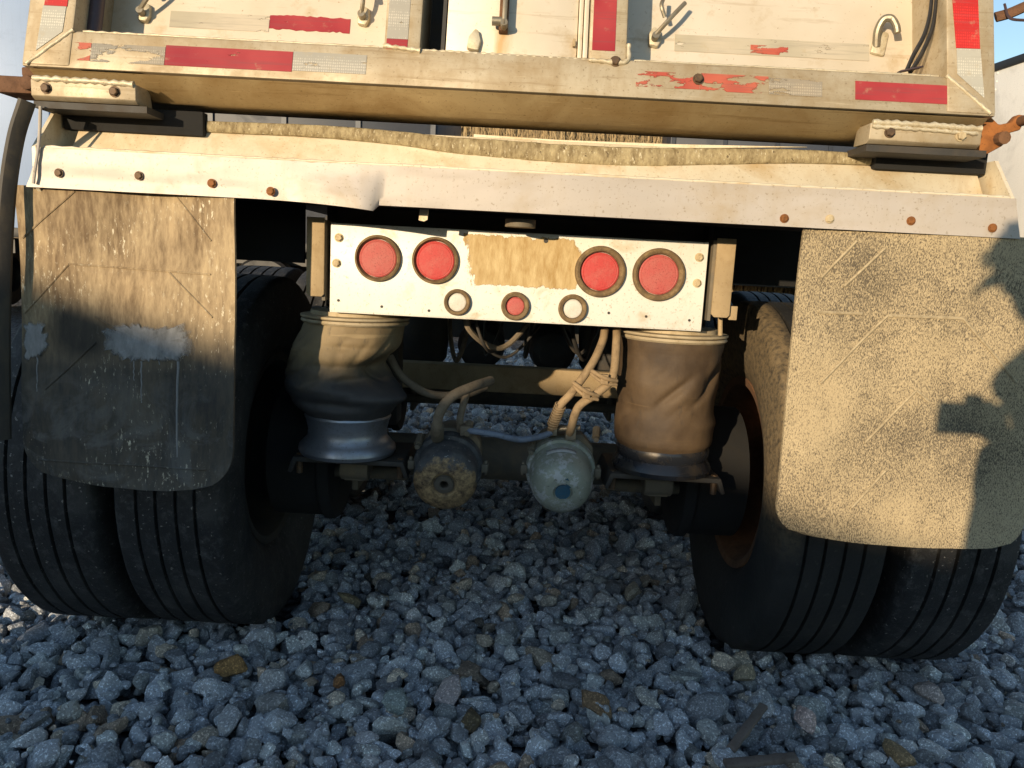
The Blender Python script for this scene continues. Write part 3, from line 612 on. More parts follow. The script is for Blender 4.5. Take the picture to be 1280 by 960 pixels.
# ---- lamp panel
LY = 1.95
pm = MB(); pm.box((0, LY + .006, 1.1125), (.944, .012, .223)); pm.box((0, LY + .04, 1.004), (.944, .08, .006))
panel = part(pm, 'lamp_panel', M['white'], None, 'white painted tail light panel', bevel=.0015)
def lamp(x, z, r, lr, mat, dome, lab):
    e = empty('tail_light', (x, LY, z), T); e.matrix_parent_inverse = Matrix.Translation(-TL); e['label'] = lab
    e.location = (x, LY, z)
    m = MB(); m.lathe([(r, 0), (r * 1.0, .006), (r * .97, .011), (r * .90, .013), (lr * 1.07, .011), (lr * 1.0, .006), (lr * .98, -.002)], (0, 0, 0), BACK, 48, (1, 1)); o = m.build('grommet', M['grom'], None); o.parent = e
    m = MB(); m.lathe([(lr * .97, -.001), (lr * .97, .0035), (lr * .90, .0035 + dome * .5), (lr * .86, .0030 + dome * .5), (lr * .84, .0036 + dome * .6), (lr * .6, .0035 + dome * .85), (lr * .25, .0035 + dome), (.0005, .0035 + dome)], (0, 0, 0), BACK, 48, (0, 1)); o = m.build('lens', M[mat], None); o.parent = e
for a in [(-.352, 1.142, .058, .048, 'lensred2', .004, 'outer left round red tail light'), (-.208, 1.144, .0585, .049, 'lensred', .004, 'inner left round red tail light'), (.206, 1.138, .064, .0485, 'lensred', .004, 'inner right round red tail light'), (.353, 1.138, .066, .051, 'lensred2', .004, 'outer right round red tail light'),
          (-.149, 1.043, .0335, .0235, 'lensclr', .003, 'small round clear lamp, left'), (-.002, 1.041, .036, .0235, 'lensred2', .003, 'small round red marker lamp'), (.143, 1.042, .0365, .0245, 'lensclr', .003, 'small round clear lamp, right')]: lamp(*a)
def glue_patch():
    out = []
    for a, b in zip([(-.143, 1.216), (.142, 1.216), (.165, 1.172), (.150, 1.088), (-.112, 1.086), (-.128, 1.12)], [(.142, 1.216), (.165, 1.172), (.150, 1.088), (-.112, 1.086), (-.128, 1.12), (-.143, 1.216)]):
        for i in range(14):
            t = i / 14; x = a[0] + (b[0] - a[0]) * t; z = a[1] + (b[1] - a[1]) * t
            out.append((min(x, .163) + .006 * mnoise.noise(Vector((x * 60, z * 60, 5))), min(1.219, z + .007 * mnoise.noise(Vector((x * 60, z * 60, 0))))))
    cx = sum(p[0] for p in out) / len(out); cz = sum(p[1] for p in out) / len(out); rings = [0, .3, .55, .75, .88, .95, 1.0]; N = len(out); V = []; F = []
    for r_ in rings:
        for x, z in out: V.append((cx + (x - cx) * r_, LY - .0009 - .0002 * (1 - r_), cz + (z - cz) * r_))
    for q in range(len(rings) - 1):
        for i in range(N): j = (i + 1) % N; F.append((q * N + i, q * N + j, (q + 1) * N + j, (q + 1) * N + i))
    m = MB(); m.add(V, F); o = part(m, 'sticker_residue', M['gluesoft'], panel); edge_attr(o, [min(1, (1 - r_) * 3.2) for r_ in rings for _ in out])
glue_patch()
for x, z in ((-.451, 1.188), (-.456, 1.125), (.451, 1.186), (.451, 1.122)): part(hexbolt((x, LY, z), BACK, .009, .008), 'bolt', M['tanbolt'], panel)
for x, z in ((.066, 1.207), (-.45, 1.032), (-.34, 1.022), (-.22, 1.018), (.235, 1.036), (.33, 1.032), (.44, 1.028)):
    m = MB(); m.cyl((x, LY + .001, z), (x, LY - .0012, z), .0035 if x != .066 else .006, 10); part(m, 'rivet_hole', M['dark'], panel)
for s_ in (-1, 1):
    m = MB(); x0, x1 = (-.528, -.484) if s_ < 0 else (.490, .536)
    m.prism([(x0, 1.235), (x1, 1.235), (x1, 1.046), (x1 - .006, 1.04), (x0 + .008, 1.04), (x0, 1.048)], lambda a, b, y: Vector((a, y, b)), 1.935, 1.943); part(m, 'panel_bracket', M['tan'], panel, bevel=.001)
    m = MB(); m.box((s_ * .487, 1.99, 1.13), (.008, .09, .2)); part(m, 'panel_return', M['steel'], panel)
m = MB(); m.box((.548, 1.95, 1.052), (.02, .008, .035)); part(m, 'bracket_ear', M['tan'], panel, bevel=.001)

# ---- air springs
BY = 2.10
def bag(cx, zt, zb, rad, cen, dents, mat, par):
    V = []; F = []; nu, nv = 120, 80
    for j in range(nv + 1):
        v = j / nv
        for i in range(nu):
            th = 2 * math.pi * i / nu; r = rad(v); ox, oy = cen(v)
            for (t0, v0, wt, wv, amp, slope) in dents:
                dt = (th - t0 - slope * (v - v0) + math.pi) % (2 * math.pi) - math.pi
                r += amp * math.exp(-(dt / wt) ** 2 - ((v - v0) / wv) ** 2)
            r += .0035 * mnoise.noise(Vector((math.cos(th) * 2, math.sin(th) * 2, v * 5 + cx))) - (.006 if cx < 0 else .0025) * max(0, .25 - abs(mnoise.noise(Vector((math.cos(th) * 2.2 + v * 2.6, math.sin(th) * 2.2, v * 3 + cx * 3))))) * 4 * math.sin(math.pi * v)
            V.append((cx + ox + r * math.cos(th), BY + oy + r * math.sin(th), zt + (zb - zt) * v))
    for j in range(nv):
        for i in range(nu): k = (i + 1) % nu; F.append((j * nu + i, j * nu + k, (j + 1) * nu + k, (j + 1) * nu + i))
    m = MB(); m.add(V, F); return part(m, 'bellows', M[mat], par, ang=60)
def lerpf(tab):
    xs = [a for a, b in tab]; ys = [b for a, b in tab]; return lambda v: float(np.interp(v, xs, ys))
def sm(tab):
    f = lerpf(tab); return lambda v: (f(max(0, v - .04)) + 2 * f(v) + f(min(1, v + .04))) / 4
for s_ in (-1, 1):
    cx = -.436 if s_ < 0 else .432
    base = MB(); base.lathe([(.10, .978), (.143, .978), (.147, .981), (.147, .986), (.12, .988), (.12, .9985), (.10, .9985)], (cx, BY, 0), (0, 0, 1), 48, (1, 1))
    base.lathe([(.125, .964), (.141, .965), (.146, .970), (.143, .976), (.12, .977)], (cx, BY, 0), (0, 0, 1), 48)
    sp = part(base, 'air_spring', M['plate'], None, ('crumpled air spring behind the left mud flap' if s_ < 0 else 'brown wrinkled air spring beside the right tyre'))
    pk = MB()
    if s_ < 0:
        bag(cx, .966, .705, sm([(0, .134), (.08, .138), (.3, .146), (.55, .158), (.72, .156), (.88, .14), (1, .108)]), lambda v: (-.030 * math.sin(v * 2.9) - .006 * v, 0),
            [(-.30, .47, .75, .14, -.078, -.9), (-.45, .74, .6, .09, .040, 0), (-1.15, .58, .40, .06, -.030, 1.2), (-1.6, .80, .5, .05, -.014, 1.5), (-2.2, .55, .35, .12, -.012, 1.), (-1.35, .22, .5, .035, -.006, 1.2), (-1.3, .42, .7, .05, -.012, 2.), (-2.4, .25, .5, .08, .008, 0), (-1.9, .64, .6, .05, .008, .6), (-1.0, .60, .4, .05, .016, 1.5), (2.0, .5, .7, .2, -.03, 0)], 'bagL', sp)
        pk.lathe([(.06, .76), (.100, .742), (.114, .722), (.119, .708), (.113, .694), (.108, .668), (.110, .650), (.122, .636), (.132, .625), (.134, .613), (.128, .602), (.08, .598)], (cx - .016, BY, 0), (0, 0, 1), 56, (0, 1))
        part(pk, 'piston', M['piston'], sp)
    else:
        bag(cx, .966, .664, sm([(0, .138), (.05, .141), (.10, .137), (.16, .140), (.45, .139), (.8, .138), (.93, .136), (1, .118)]), lambda v: (-.004 * v, 0),
            [(-.75, .30, .22, .14, -.018, -2.4), (-.95, .36, .25, .15, .006, -2.4), (-1.5, .45, .30, .16, .004, -1.6), (-1.75, .5, .22, .14, -.004, -1.4), (-.3, .55, .4, .2, -.010, 0), (-.72, .34, .09, .16, -.016, -2.6), (-1.62, .42, .10, .12, -.010, -2.2), (-2.3, .35, .35, .1, .007, 0), (-2.5, .62, .4, .06, -.006, 0), (-.5, .72, .5, .05, .006, .5)], 'bagR', sp)
        pk.lathe([(.06, .72), (.10, .70), (.120, .685), (.128, .668), (.128, .655), (.124, .640), (.132, .628), (.137, .615), (.134, .603), (.08, .598)], (cx - .003, BY, 0), (0, 0, 1), 56, (0, 1))
        part(pk, 'piston', M['pistonblk'], sp)
    m = MB(); m.prism([(cx - .155, .585), (cx - .15, .597), (cx + .15, .597), (cx + .155, .585), (cx + .165, .555), (cx + .155, .552), (cx + .142, .583), (cx - .142, .583), (cx - .155, .552), (cx - .165, .555)], lambda a, b, y: Vector((a, y, b)), 2.03, 2.26); part(m, 'spring_seat', M['dark'], sp, bevel=.002)
    m = MB(); m.box((cx, 2.32, .545), (.06, .40, .07)); m.cyl((cx - .04, 2.14, .545), (cx + .04, 2.14, .545), .036, 16); part(m, 'trailing_arm', M['steel'], sp, bevel=.004)
    for ex in (-.14, .14):
        m = MB(); m.cyl((cx + ex, 2.06, .60), (cx + ex, 2.06, .545), .009, 8); part(m, 'seat_bolt', M['bolt'], sp)
m = MB(); m.cyl((.535, 2.0, .99), (.53, 2.0, 1.045), .006, 8); part(m, 'stud', M['tan'])

# ---- axles, drums, wheels
for ay in (2.355, 3.62):
    m = MB(); m.cyl((-.70, ay, .537), (.70, ay, .537), .066, 28); ax = part(m, 'axle', M['steel'])
    for s_ in (-1, 1):
        m = MB(); m.lathe([(.08, .52), (.205, .52), (.212, .53), (.212, .55), (.202, .56), (.202, .70), (.1, .70)], (0, ay, .537), (s_, 0, 0), 48, (1, 1)); part(m, 'brake_drum', M['pitch'], ax)
        m = MB(); m.box((s_ * .46, ay - .01, .537), (.02, .19, .19)); m.cyl((s_ * .30, ay - .10, .50), (s_ * .56, ay - .10, .50), .02, 12); part(m, 'cam_bracket', M['steel'], ax, bevel=.004)
def tyre_prof():
    p = [(.292, -.088), (.300, -.105), (.330, -.124), (.39, -.142), (.43, -.1445), (.465, -.142), (.498, -.139), (.520, -.134), (.530, -.127)]
    w_ = .122; gr = [-.073, -.025, .025, .073]; p.append((.533, -w_))
    for g in gr: p += [(.5355, g - .0048), (.523, g - .0036), (.523, g + .0036), (.5355, g + .0048)]
    p.append((.533, w_)); p += [(r, -h) for r, h in p[:9][::-1]]; return p
tp = tyre_prof()
def worn(r, h, t, k):
    return r + (.0022 * mnoise.noise(Vector((math.cos(t) * 5, math.sin(t) * 5, h * 22))) + .0012 * mnoise.noise(Vector((math.cos(t) * 26, math.sin(t) * 26, h * 60))) if r > .49 else 0)
m = MB(); m.lathe(tp, (0, 0, 0), (1, 0, 0), 160, (0, 0), worn); t_ob = m.build('tyre', M['tyre'], None, ang=40)
def ragged(r, h, t, k):
    if r < .50 or h > -.08: return r
    return r - .010 * max(0, mnoise.noise(Vector((math.cos(t) * 14, math.sin(t) * 14, h * 30)))) - .004 * (1 if mnoise.noise(Vector((math.cos(t) * 7, math.sin(t) * 7, 3))) > .15 else 0)
m = MB(); m.lathe(tp, (0, 0, 0), (1, 0, 0), 192, (0, 0), ragged); t_rag = m.build('tyre', M['tyredust'], None, ang=40)
rp = [(.276, -.105), (.298, -.110), (.301, -.104), (.290, -.092), (.272, -.085), (.262, -.05), (.256, .02), (.262, .07), (.272, .085), (.290, .092), (.301, .104), (.298, .110), (.276, .105), (.266, .085), (.250, .068), (.20, .060), (.14, .050), (.14, .040), (.21, .048), (.244, .052), (.246, .02), (.252, -.05), (.262, -.085)]
m = MB(); m.lathe(rp + [rp[0]], (0, 0, 0), (1, 0, 0), 72); rim_ob = m.build('rim', M['rust'], None, ang=40)
for ob in (t_ob, t_rag):                       # the loaded tyre bulges and flattens where it meets the ground
    for v in ob.data.vertices:
        if v.co.z < -.30:
            k = (-.30 - v.co.z) / .235; v.co.x *= 1 + .09 * k * k
        if v.co.z < -.522: v.co.z = -.522 + (v.co.z + .522) * .2
for ay in (2.355, 3.62):
    for x in (-1.160, -.840, .822, 1.150):
        e = empty('wheel', (x, ay, .537), T); e.matrix_parent_inverse = Matrix.Translation(-TL)
        src = t_rag if (ay < 3 and .5 < x < 1) else t_ob
        t_ = src.copy(); col.objects.link(t_); t_.parent = e; t_.rotation_euler = (0, 0, 0); t_.name = 'tyre'
        r_ = rim_ob.copy(); col.objects.link(r_); r_.parent = e; r_.name = 'rim'
        if x < 0:
            if 'rimdark' not in M: M['rimdark'] = rim_ob.data.copy(); M['rimdark'].materials.clear(); M['rimdark'].materials.append(M['dark'])
            r_.data = M['rimdark']
        if x in (-.840, 1.150): r_.rotation_euler = (0, 0, math.pi)
        if abs(x) < 1 and ay < 3: e['label'] = 'inner rear wheel on the ' + ('left' if x < 0 else 'right, its rim rusted orange and its tread chunked')
for o in (t_ob, t_rag, rim_ob): bpy.data.objects.remove(o)

# ---- brake chambers
CD = Vector((0, -math.cos(R(10)), -math.sin(R(10))))
def chamber(x, y, z, left):
    e = empty('brake_chamber', (x, y, z), T); e.matrix_parent_inverse = Matrix.Translation(-TL); e.location = (x, y, z)
    e.rotation_euler = CD.to_track_quat('Z', 'Y').to_euler()      # local +Z leaves the end cap
    Z = (0, 0, 1); mt = M['chL'] if left else M['chR']
    e['label'] = 'blue black brake chamber with a rust ring and hole in its end' if left else 'green grey brake chamber with a blue plug in its end'
    def ad(m, name, mat, **k): o = m.build(name, mat, None, **k); o.parent = e; return o
    if left:
        m = MB(); m.lathe([(.084, 0), (.084, .05), (.0855, .085), (.083, .100), (.075, .112), (.060, .120), (.034, .123), (.030, .118), (.026, .117), (.024, .124), (.013, .125), (.0105, .122), (.0105, .085)], (0, 0, 0), Z, 56, (1, 1)); ad(m, 'end_housing', mt)
    else:
        m = MB(); m.lathe([(.086, 0), (.086, .03), (.085, .065), (.081, .092), (.072, .115), (.058, .130), (.040, .138), (.026, .140), (.024, .134), (.0005, .134)], (0, 0, 0), Z, 56, (1, 0)); ad(m, 'end_housing', mt)
        m = MB(); pl = [(.020 * math.cos(a), .020 * math.sin(a)) for a in np.linspace(-1.1, 4.4, 16)]; m.prism(pl, lambda a, b, d: Vector((a, b, d)), .132, .1385); m.box((.012, .026, .1365), (.012, .028, .004), Matrix.Rotation(.5, 3, 'Z')); ad(m, 'plug', M['plug'])
        V = []; F = []
        for i in range(13):
            a = math.pi / 2 + .55 - i / 12 * .95
            for d in (.052, .074): V.append(((.0868 if d < .06 else .0855) * math.cos(a), (.0868 if d < .06 else .0855) * math.sin(a), d))
        for i in range(12): F.append((2 * i, 2 * i + 2, 2 * i + 3, 2 * i + 1))
        sgn = -1
        m = MB(); m.add([(a * 1.0, b, d) for a, b, d in V], F); o = ad(m, 'label_sticker', M['label']); so_ = o.modifiers.new('thick', 'SOLIDIFY'); so_.thickness = .0012; so_.offset = 1
    m = MB(); m.lathe([(.084, -.022), (.094, -.020), (.0965, -.008), (.0965, .006), (.094, .014), (.084, .016)], (0, 0, 0), Z, 56); ad(m, 'clamp_ring', mt)
    m = MB(); m.lathe([(.05, -.15), (.078, -.14), (.088, -.09), (.089, -.022)], (0, 0, 0), Z, 48, (1, 0)); ad(m, 'service_housing', M['steel'])
    for a in (-.75, .7) if left else (-.5, .75):
        q = Vector((math.sin(a) * .10, 0, 0)); 
    return e
chL = chamber(-.164, 2.06, .588, True); chR = chamber(.146, 2.06, .592, False)
for cx, sg in ((-.164, -1), (.146, 1)):
    m = MB(); m.prism([(cx - .065, .655), (cx - .05, .692), (cx + .055, .692), (cx + .085, .66), (cx + .09, .62), (cx - .09, .62)], lambda a, b, y: Vector((a, y, b)), 2.065, 2.12); br = part(m, 'chamber_bracket', M['steel'], None, bevel=.004)
    for ex, ez in ((-.082, .655), (.05, .698)) if sg < 0 else ((.088, .70), (-.085, .655)):
        m = MB(); m.cyl((cx + ex, 2.03, ez - .006), (cx + ex + .004, 2.06, ez + .012), .011, 10); m.cyl((cx + ex, 2.015, ez - .01), (cx + ex, 2.035, ez - .005), .0075, 6); part(m, 'stud', M['hook'], br)
# hoses
def hose(pts, r, mat, name='air_hose', n=12):
    m = MB(); m.tube(spline(pts, 8), r, n); return part(m, name, M[mat])
hose([(.240, 2.05, .985), (.232, 2.02, .955), (.206, 1.99, .899), (.158, 1.985, .822), (.129, 1.99, .782), (.112, 2.02, .716), (.112, 2.06, .69)], .0108, 'hose')
hose([(.272, 2.05, .985), (.268, 2.01, .955), (.262, 1.99, .868), (.225, 1.98, .825), (.178, 1.985, .784), (.163, 2.01, .715), (.163, 2.06, .69)], .0112, 'hose')
m = MB(); c0 = Vector((.131, 1.988, .787)); c1 = Vector((.113, 2.015, .722)); pts = []
for i in range(9 * 14 + 1):
    t = i / (9 * 14); a = i / 14 * 2 * math.pi; d = (c1 - c0).normalized(); u_ = d.orthogonal().normalized(); pts.append(c0.lerp(c1, t) + (u_ * math.cos(a) + d.cross(u_) * math.sin(a)) * .0138)
m.tube(pts, .0026, 6); part(m, 'spring_guard', M['hose'])
for c, d in (((.215, 1.985, .872), (.262, 1.985, .862)), ((.172, 1.978, .838), (.215, 1.975, .822))):
    m = MB(); c, d = Vector(c), Vector(d)
    m.tube(spline([c + Vector((-.014, 0, .012)), c.lerp(d, .5) + Vector((0, -.02, 0)), d + Vector((.012, 0, -.004))], 6), .006, 8); m.tube(spline([c + Vector((-.014, .0, .004)), c.lerp(d, .5) + Vector((0, -.014, -.014)), d + Vector((.012, 0, -.014))], 6), .005, 8); m.box(c.lerp(d, .5) + Vector((0, -.012, -.004)), (.02, .016, .026)); part(m, 'hose_tie', M['hose'], bevel=.002)
m = MB(); m.box((.165, 2.03, .703), (.028, .03, .035)); m.box((.115, 2.03, .708), (.026, .03, .025)); m.cyl((.13, 2.03, .712), (.19, 2.02, .722), .008, 8); part(m, 'hose_fitting', M['hook'], bevel=.003)
hose([(-.192, 2.04, .672), (-.193, 1.99, .70), (-.185, 1.975, .752), (-.155, 1.985, .795), (-.104, 2.03, .816), (-.06, 2.12, .82)], .0135, 'hosedk')
hose([(-.36, 2.22, .86), (-.325, 2.20, .812), (-.266, 2.19, .772), (-.208, 2.18, .760), (-.13, 2.20, .766), (-.08, 2.25, .78)], .0120, 'hosedk')
hose([(-.135, 2.07, .68), (-.136, 2.06, .73), (-.12, 2.10, .80)], .010, 'hosedk')
hose([(-.115, 2.03, .694), (-.095, 2.02, .696), (-.036, 2.02, .690), (.029, 2.02, .680), (.085, 2.02, .692), (.114, 2.02, .705)], .0085, 'hoseblue')
m = MB(); m.cyl((-.193, 2.02, .672), (-.192, 1.986, .715), .018, 10); part(m, 'hose_fitting', M['steel'], bevel=.002)
m = MB(); m.box((-.118, 2.035, .695), (.03, .03, .026)); part(m, 'hose_fitting', M['steel'], bevel=.002)
rr_ = random.Random(3)
for i in range(9):
    x0 = rr_.uniform(-.28, .22); y0 = rr_.uniform(2.15, 2.8); x1 = x0 + rr_.uniform(-.25, .25)
    hose([(x0, y0, 1.06), (x0 + rr_.uniform(-.05, .05), y0, .95 + rr_.uniform(-.04, .03)), ((x0 + x1) / 2, y0 + .1, .86 + rr_.uniform(-.06, .05)), (x1, y0 + .15, .96 + rr_.uniform(-.03, .06)), (x1 + .02, y0 + .2, 1.06)], rr_.uniform(.004, .009), 'dark' if i % 3 else 'hosedk', 'cable', 8)
for cx, cz in ((-.164, .588), (.146, .592)):
    for sg in (-1, 1):
        m = MB(); m.box((cx + sg * .101, 2.055, cz), (.018, .03, .024)); m.cyl((cx + sg * .103, 2.055, cz - .02), (cx + sg * .103, 2.055, cz + .02), .0055, 8); part(m, 'clamp_lug', M['steel'], bevel=.002)
# ---- things deeper under the trailer
m = MB(); m.box((0, 2.95, .702), (1.30, .07, .10)); part(m, 'tie_beam', M['tan'], bevel=.006)
for x in (-.145, .172):
    m = MB(); m.lathe([(.10, -.12), (.10, 0), (.106, .01), (.10, .03), (.09, .09), (.06, .12), (.001, .13)], (x, 3.42, .78), CD, 32, (1, 0)); part(m, 'brake_chamber', M['dark'])
for x in (-.436, .432):
    m = MB(); m.lathe([(.13, 1.0), (.14, .98), (.15, .85), (.14, .72), (.11, .68), (.13, .6)], (x, 3.38, 0), (0, 0, 1), 32, (1, 1)); part(m, 'air_spring', M['dark'])
    for hy in (2.62, 3.95): m = MB(); m.box((x, hy, .80), (.10, .11, .44)); part(m, 'hanger', M['dark'], bevel=.006)
m = MB(); m.cyl((-.35, 4.6, .95), (.35, 4.6, .95), .15, 28); part(m, 'air_tank', M['dark'])
m = MB(); m.box((0, 5.3, .845), (2.1, .05, .45)); part(m, 'dark_crossmember', M['dark'])  # made wide and low to darken the view under the trailer
for s_ in (-1, 1):
    m = MB(); m.box((s_ * .79, 4.35, 1.13), (.58, .02, .44)); part(m, 'dark_screen', M['dark'])  # screens added behind the wheels to keep the view there dark
    m = MB(); m.box((s_ * .80, 2.0 if s_ < 0 else 2.45, 1.255), (.50, .012, .27)); part(m, 'dark_plate', M['pitch'])  # near black plates added so the gaps beside the lamp panel look shaded
m = MB(); m.box((0, 4.2, 1.56), (2.0, .02, .40)); part(m, 'dark_sheet', M['dark'])  # sheet added across the width to keep the space under the body dark

# ------------------------------------------------------------------ gravel: every stone placed on the pile below it
rng = np.random.default_rng(11)
def ico(sub):
    bm = bmesh.new(); bmesh.ops.create_icosphere(bm, subdivisions=sub, radius=1); bm.verts.ensure_lookup_table()
    v = np.array([p.co[:] for p in bm.verts]); f = np.array([[q.index for q in p.verts] for p in bm.faces]); bm.free(); return v, f
def stone_shapes(sub, n, seed):
    d, f = ico(sub); rg = np.random.default_rng(seed); out = []
    for k in range(n):
        nn = rg.normal(size=(rg.integers(9, 14), 3)); nn /= np.linalg.norm(nn, axis=1)[:, None]; hh = rg.uniform(.60, .98, len(nn))
        dots = d @ nn.T; rad = np.where(dots > .08, hh / np.maximum(dots, .08), 9.0)
        p = 22.0; r = (np.sum(rad ** -p, axis=1) + 1.35 ** -p) ** (-1 / p)
        ph = rg.uniform(0, 6, 3); r *= 1 + .035 * np.sin(d @ rg.normal(size=3) * 7 + ph[0]) + .02 * np.sin(d @ rg.normal(size=3) * 15 + ph[1])
        v = d * r[:, None]; v -= v.mean(0); v /= np.abs(v).max(0); out.append(v)
    return out, f
SH3, F3 = stone_shapes(3, 40, 1); SH2, F2 = stone_shapes(2, 40, 1)
res = .012; gx0, gx1, gy0, gy1 = -2.7, 2.7, .7, 10.2
H = np.zeros((int((gx1 - gx0) / res), int((gy1 - gy0) / res)))
def rotm(a, b, c):
    return np.array(Matrix.Rotation(a, 3, 'Z') @ Matrix.Rotation(b, 3, 'X') @ Matrix.Rotation(c, 3, 'Y'))
stones = []                      # x,y,z, a,b,c, R, shape, tint
def blocked(x, y):
    for ay in (2.355, 3.62):
        if abs(y - ay) < .12 and (.66 < abs(x) < 1.34): return True
    return False
def tint():
    u = rng.random(); g = rng.uniform(.26, .54) if rng.random() < .85 else rng.uniform(.16, .26)
    if u < .70: t = (g * .93, g * .99, g * 1.06)
    elif u < .86: g *= 1.25; t = (g * .97, g * 1.01, g * .98)
    elif u < .93: g = rng.uniform(.46, .60); t = (g, g, g * .98)
    elif u < .97: t = (g * 1.25, g * 1.08, g * .85)
    else: t = (g * 1.1, g * .85, g * .62)
    return t
def drop(x, y, a, b, c, t=None, force=False, az=None, shape=None, tilt=.45):
    ix, iy = int((x - gx0) / res), int((y - gy0) / res); k = max(1, int(a / res))
    if ix - k < 0 or iy - k < 0 or ix + k + 1 >= H.shape[0] or iy + k + 1 >= H.shape[1]: return False
    if blocked(x, y): return False
    win = H[ix - k:ix + k + 1, iy - k:iy + k + 1]; q = np.arange(-k, k + 1) * res
    d2 = (q[:, None] ** 2 + q[None, :] ** 2) / (a * b * .95); inside = d2 < 1
    base = np.percentile(win[inside], 62)
    if not force and base > .046 and rng.random() < .985: return False
    z = base + c * .26
    win[inside] = np.maximum(win[inside], z + c * .92 * np.sqrt(1 - d2[inside]))
    az = rng.uniform(0, 6.28) if az is None else az
    stones.append((x, y, z - .035, a, b, c, rotm(az, rng.normal(0, tilt), rng.normal(0, tilt)), int(rng.integers(0, 40)) if shape is None else shape, t or tint()))
    return True
def size():
    a = float(np.clip(rng.lognormal(math.log(.0262), .34), .012, .064)); return a, a * rng.uniform(.66, .95), a * rng.uniform(.50, .82)
for (x0, x1, y0, y1, dens) in ((-1.75, 1.75, .85, 3.2, 2100), (-2.6, -1.75, 1.0, 4.4, 480), (1.75, 2.6, 1.0, 4.4, 480), (-1.75, 1.75, 3.2, 6.0, 850), (-1.9, 1.9, 6.0, 10.0, 330)):
    for i in range(int((x1 - x0) * (y1 - y0) * dens)):
        a, b, c = size(); k = 1.25 if y0 >= 6 else 1.0
        drop(rng.uniform(x0, x1), rng.uniform(y0, y1), a * k, b * k, c * k)
for i in range(700):                       # fines caught in the gaps
    a = rng.uniform(.006, .012); x, y = rng.uniform(-1.5, 1.5), rng.uniform(1.3, 3.0); drop(x, y, a, a * .8, a * .65, None, True)
special = [(-.72, 1.93, .050, .036, .030, (.33, .19, .07)), (-.12, 1.86, .045, .040, .046, (.42, .37, .36)), (-.25, 1.80, .055, .038, .03, (.30, .35, .33)), (-.55, 1.77, .045, .042, .036, (.27, .27, .26)),
           (.26, 1.83, .050, .032, .03, (.24, .16, .09)), (-.42, 1.90, .036, .022, .018, (.27, .13, .05)), (-.06, 1.74, .036, .030, .03, (.12, .09, .05)), (.78, 1.78, .030, .026, .03, (.46, .36, .33)),
           (.70, 2.02, .036, .03, .024, (.34, .29, .20)), (-1.02, 2.08, .042, .036, .034, (.38, .36, .31)), (.98, 1.70, .06, .028, .024, (.36, .25, .13)), (.40, 1.88, .05, .028, .022, (.46, .46, .43)),
           (-.64, 1.70, .06, .032, .026, (.40, .41, .42)), (.16, 2.45, .034, .026, .022, (.40, .38, .33)), (-.50, 2.4, .05, .02, .02, (.27, .22, .13)), (-.02, 2.35, .034, .03, .02, (.38, .40, .42)),
           (1.20, 1.98, .036, .05, .03, (.42, .36, .33)), (.46, 2.55, .05, .03, .03, (.36, .33, .26)), (.62, 2.45, .05, .035, .03, (.30, .31, .30)), (-.30, 1.66, .03, .024, .02, (.44, .44, .45)), (.52, 2.0, .05, .03, .026, (.32, .34, .33))]
nspec0 = len(stones)
for x, y, a, b, c, t in special: drop(x, y, a, b, c, t, True, tilt=.25)
# which stones are largest in the picture: those become single objects
ci, si = math.cos(R(9)), math.sin(R(9)); score = []
for i, s_ in enumerate(stones):
    x, y, z = s_[0], s_[1], s_[2] - 1.15; zc = y * ci - z * si; yc = y * si + z * ci; u, v = x / zc, -yc / zc
    ix, iy = int((x - gx0) / res), int((y - gy0) / res); shown = (s_[2] + .035 + s_[5] * .75) > H[ix, iy] - .012
    ok = abs(u) < .70 and v < .53 and shown
    score.append((1e3 if i >= nspec0 and ok else 0) + (s_[3] * s_[4] / zc ** 2 if ok else 0))
top = set(sorted(range(len(stones)), key=lambda i: -score[i])[:300])
smesh = []
for k, v in enumerate(SH3):
    me = bpy.data.meshes.new('stone'); me.from_pydata(v.tolist(), [], F3.tolist()); me.polygons.foreach_set('use_smooth', [True] * len(me.polygons)); me.set_sharp_from_angle(angle=R(24)); me.materials.append(M['stone']); smesh.append(me)
AV, AF, AT = [], [], []; off = 0
for i, (x, y, z, a, b, c, Rm, sh, t) in enumerate(stones):
    if i in top:
        o = bpy.data.objects.new('stone', smesh[sh]); col.objects.link(o); o.parent = ground
        o.matrix_world = Matrix.Translation((x, y, z)) @ Matrix(Rm.tolist()).to_4x4() @ Matrix.Diagonal((a, b, c, 1)); o.color = (*t, 1); continue
    hi = y < 2.75 and abs(x) < 1.6 and y > 1.35 and a > .013
    v, f = (SH3[sh], F3) if hi else (SH2[sh], F2)
    AV.append((v * np.array([a, b, c])) @ Rm.T + np.array([x, y, z])); AF.append(f + off); off += len(v); AT.append(np.tile(np.array([*t, 1.0]), (len(v), 1)))
AV = np.concatenate(AV); AF = np.concatenate(AF); AT = np.concatenate(AT)
me = bpy.data.meshes.new('gravel'); me.vertices.add(len(AV)); me.vertices.foreach_set('co', AV.astype(np.float32).ravel())
me.loops.add(len(AF) * 3); me.loops.foreach_set('vertex_index', AF.astype(np.int32).ravel()); me.polygons.add(len(AF)); me.polygons.foreach_set('loop_start', np.arange(0, len(AF) * 3, 3, dtype=np.int32))
me.update(); me.validate()
ca = me.color_attributes.new('tint', 'FLOAT_COLOR', 'POINT'); ca.data.foreach_set('color', AT.astype(np.float32).ravel())
me.polygons.foreach_set('use_smooth', [True] * len(me.polygons)); me.set_sharp_from_angle(angle=R(24))
tag(link('gravel', me, M['gravel'], ground), kind='stuff')
print('stones', len(stones), 'tris', len(AF))

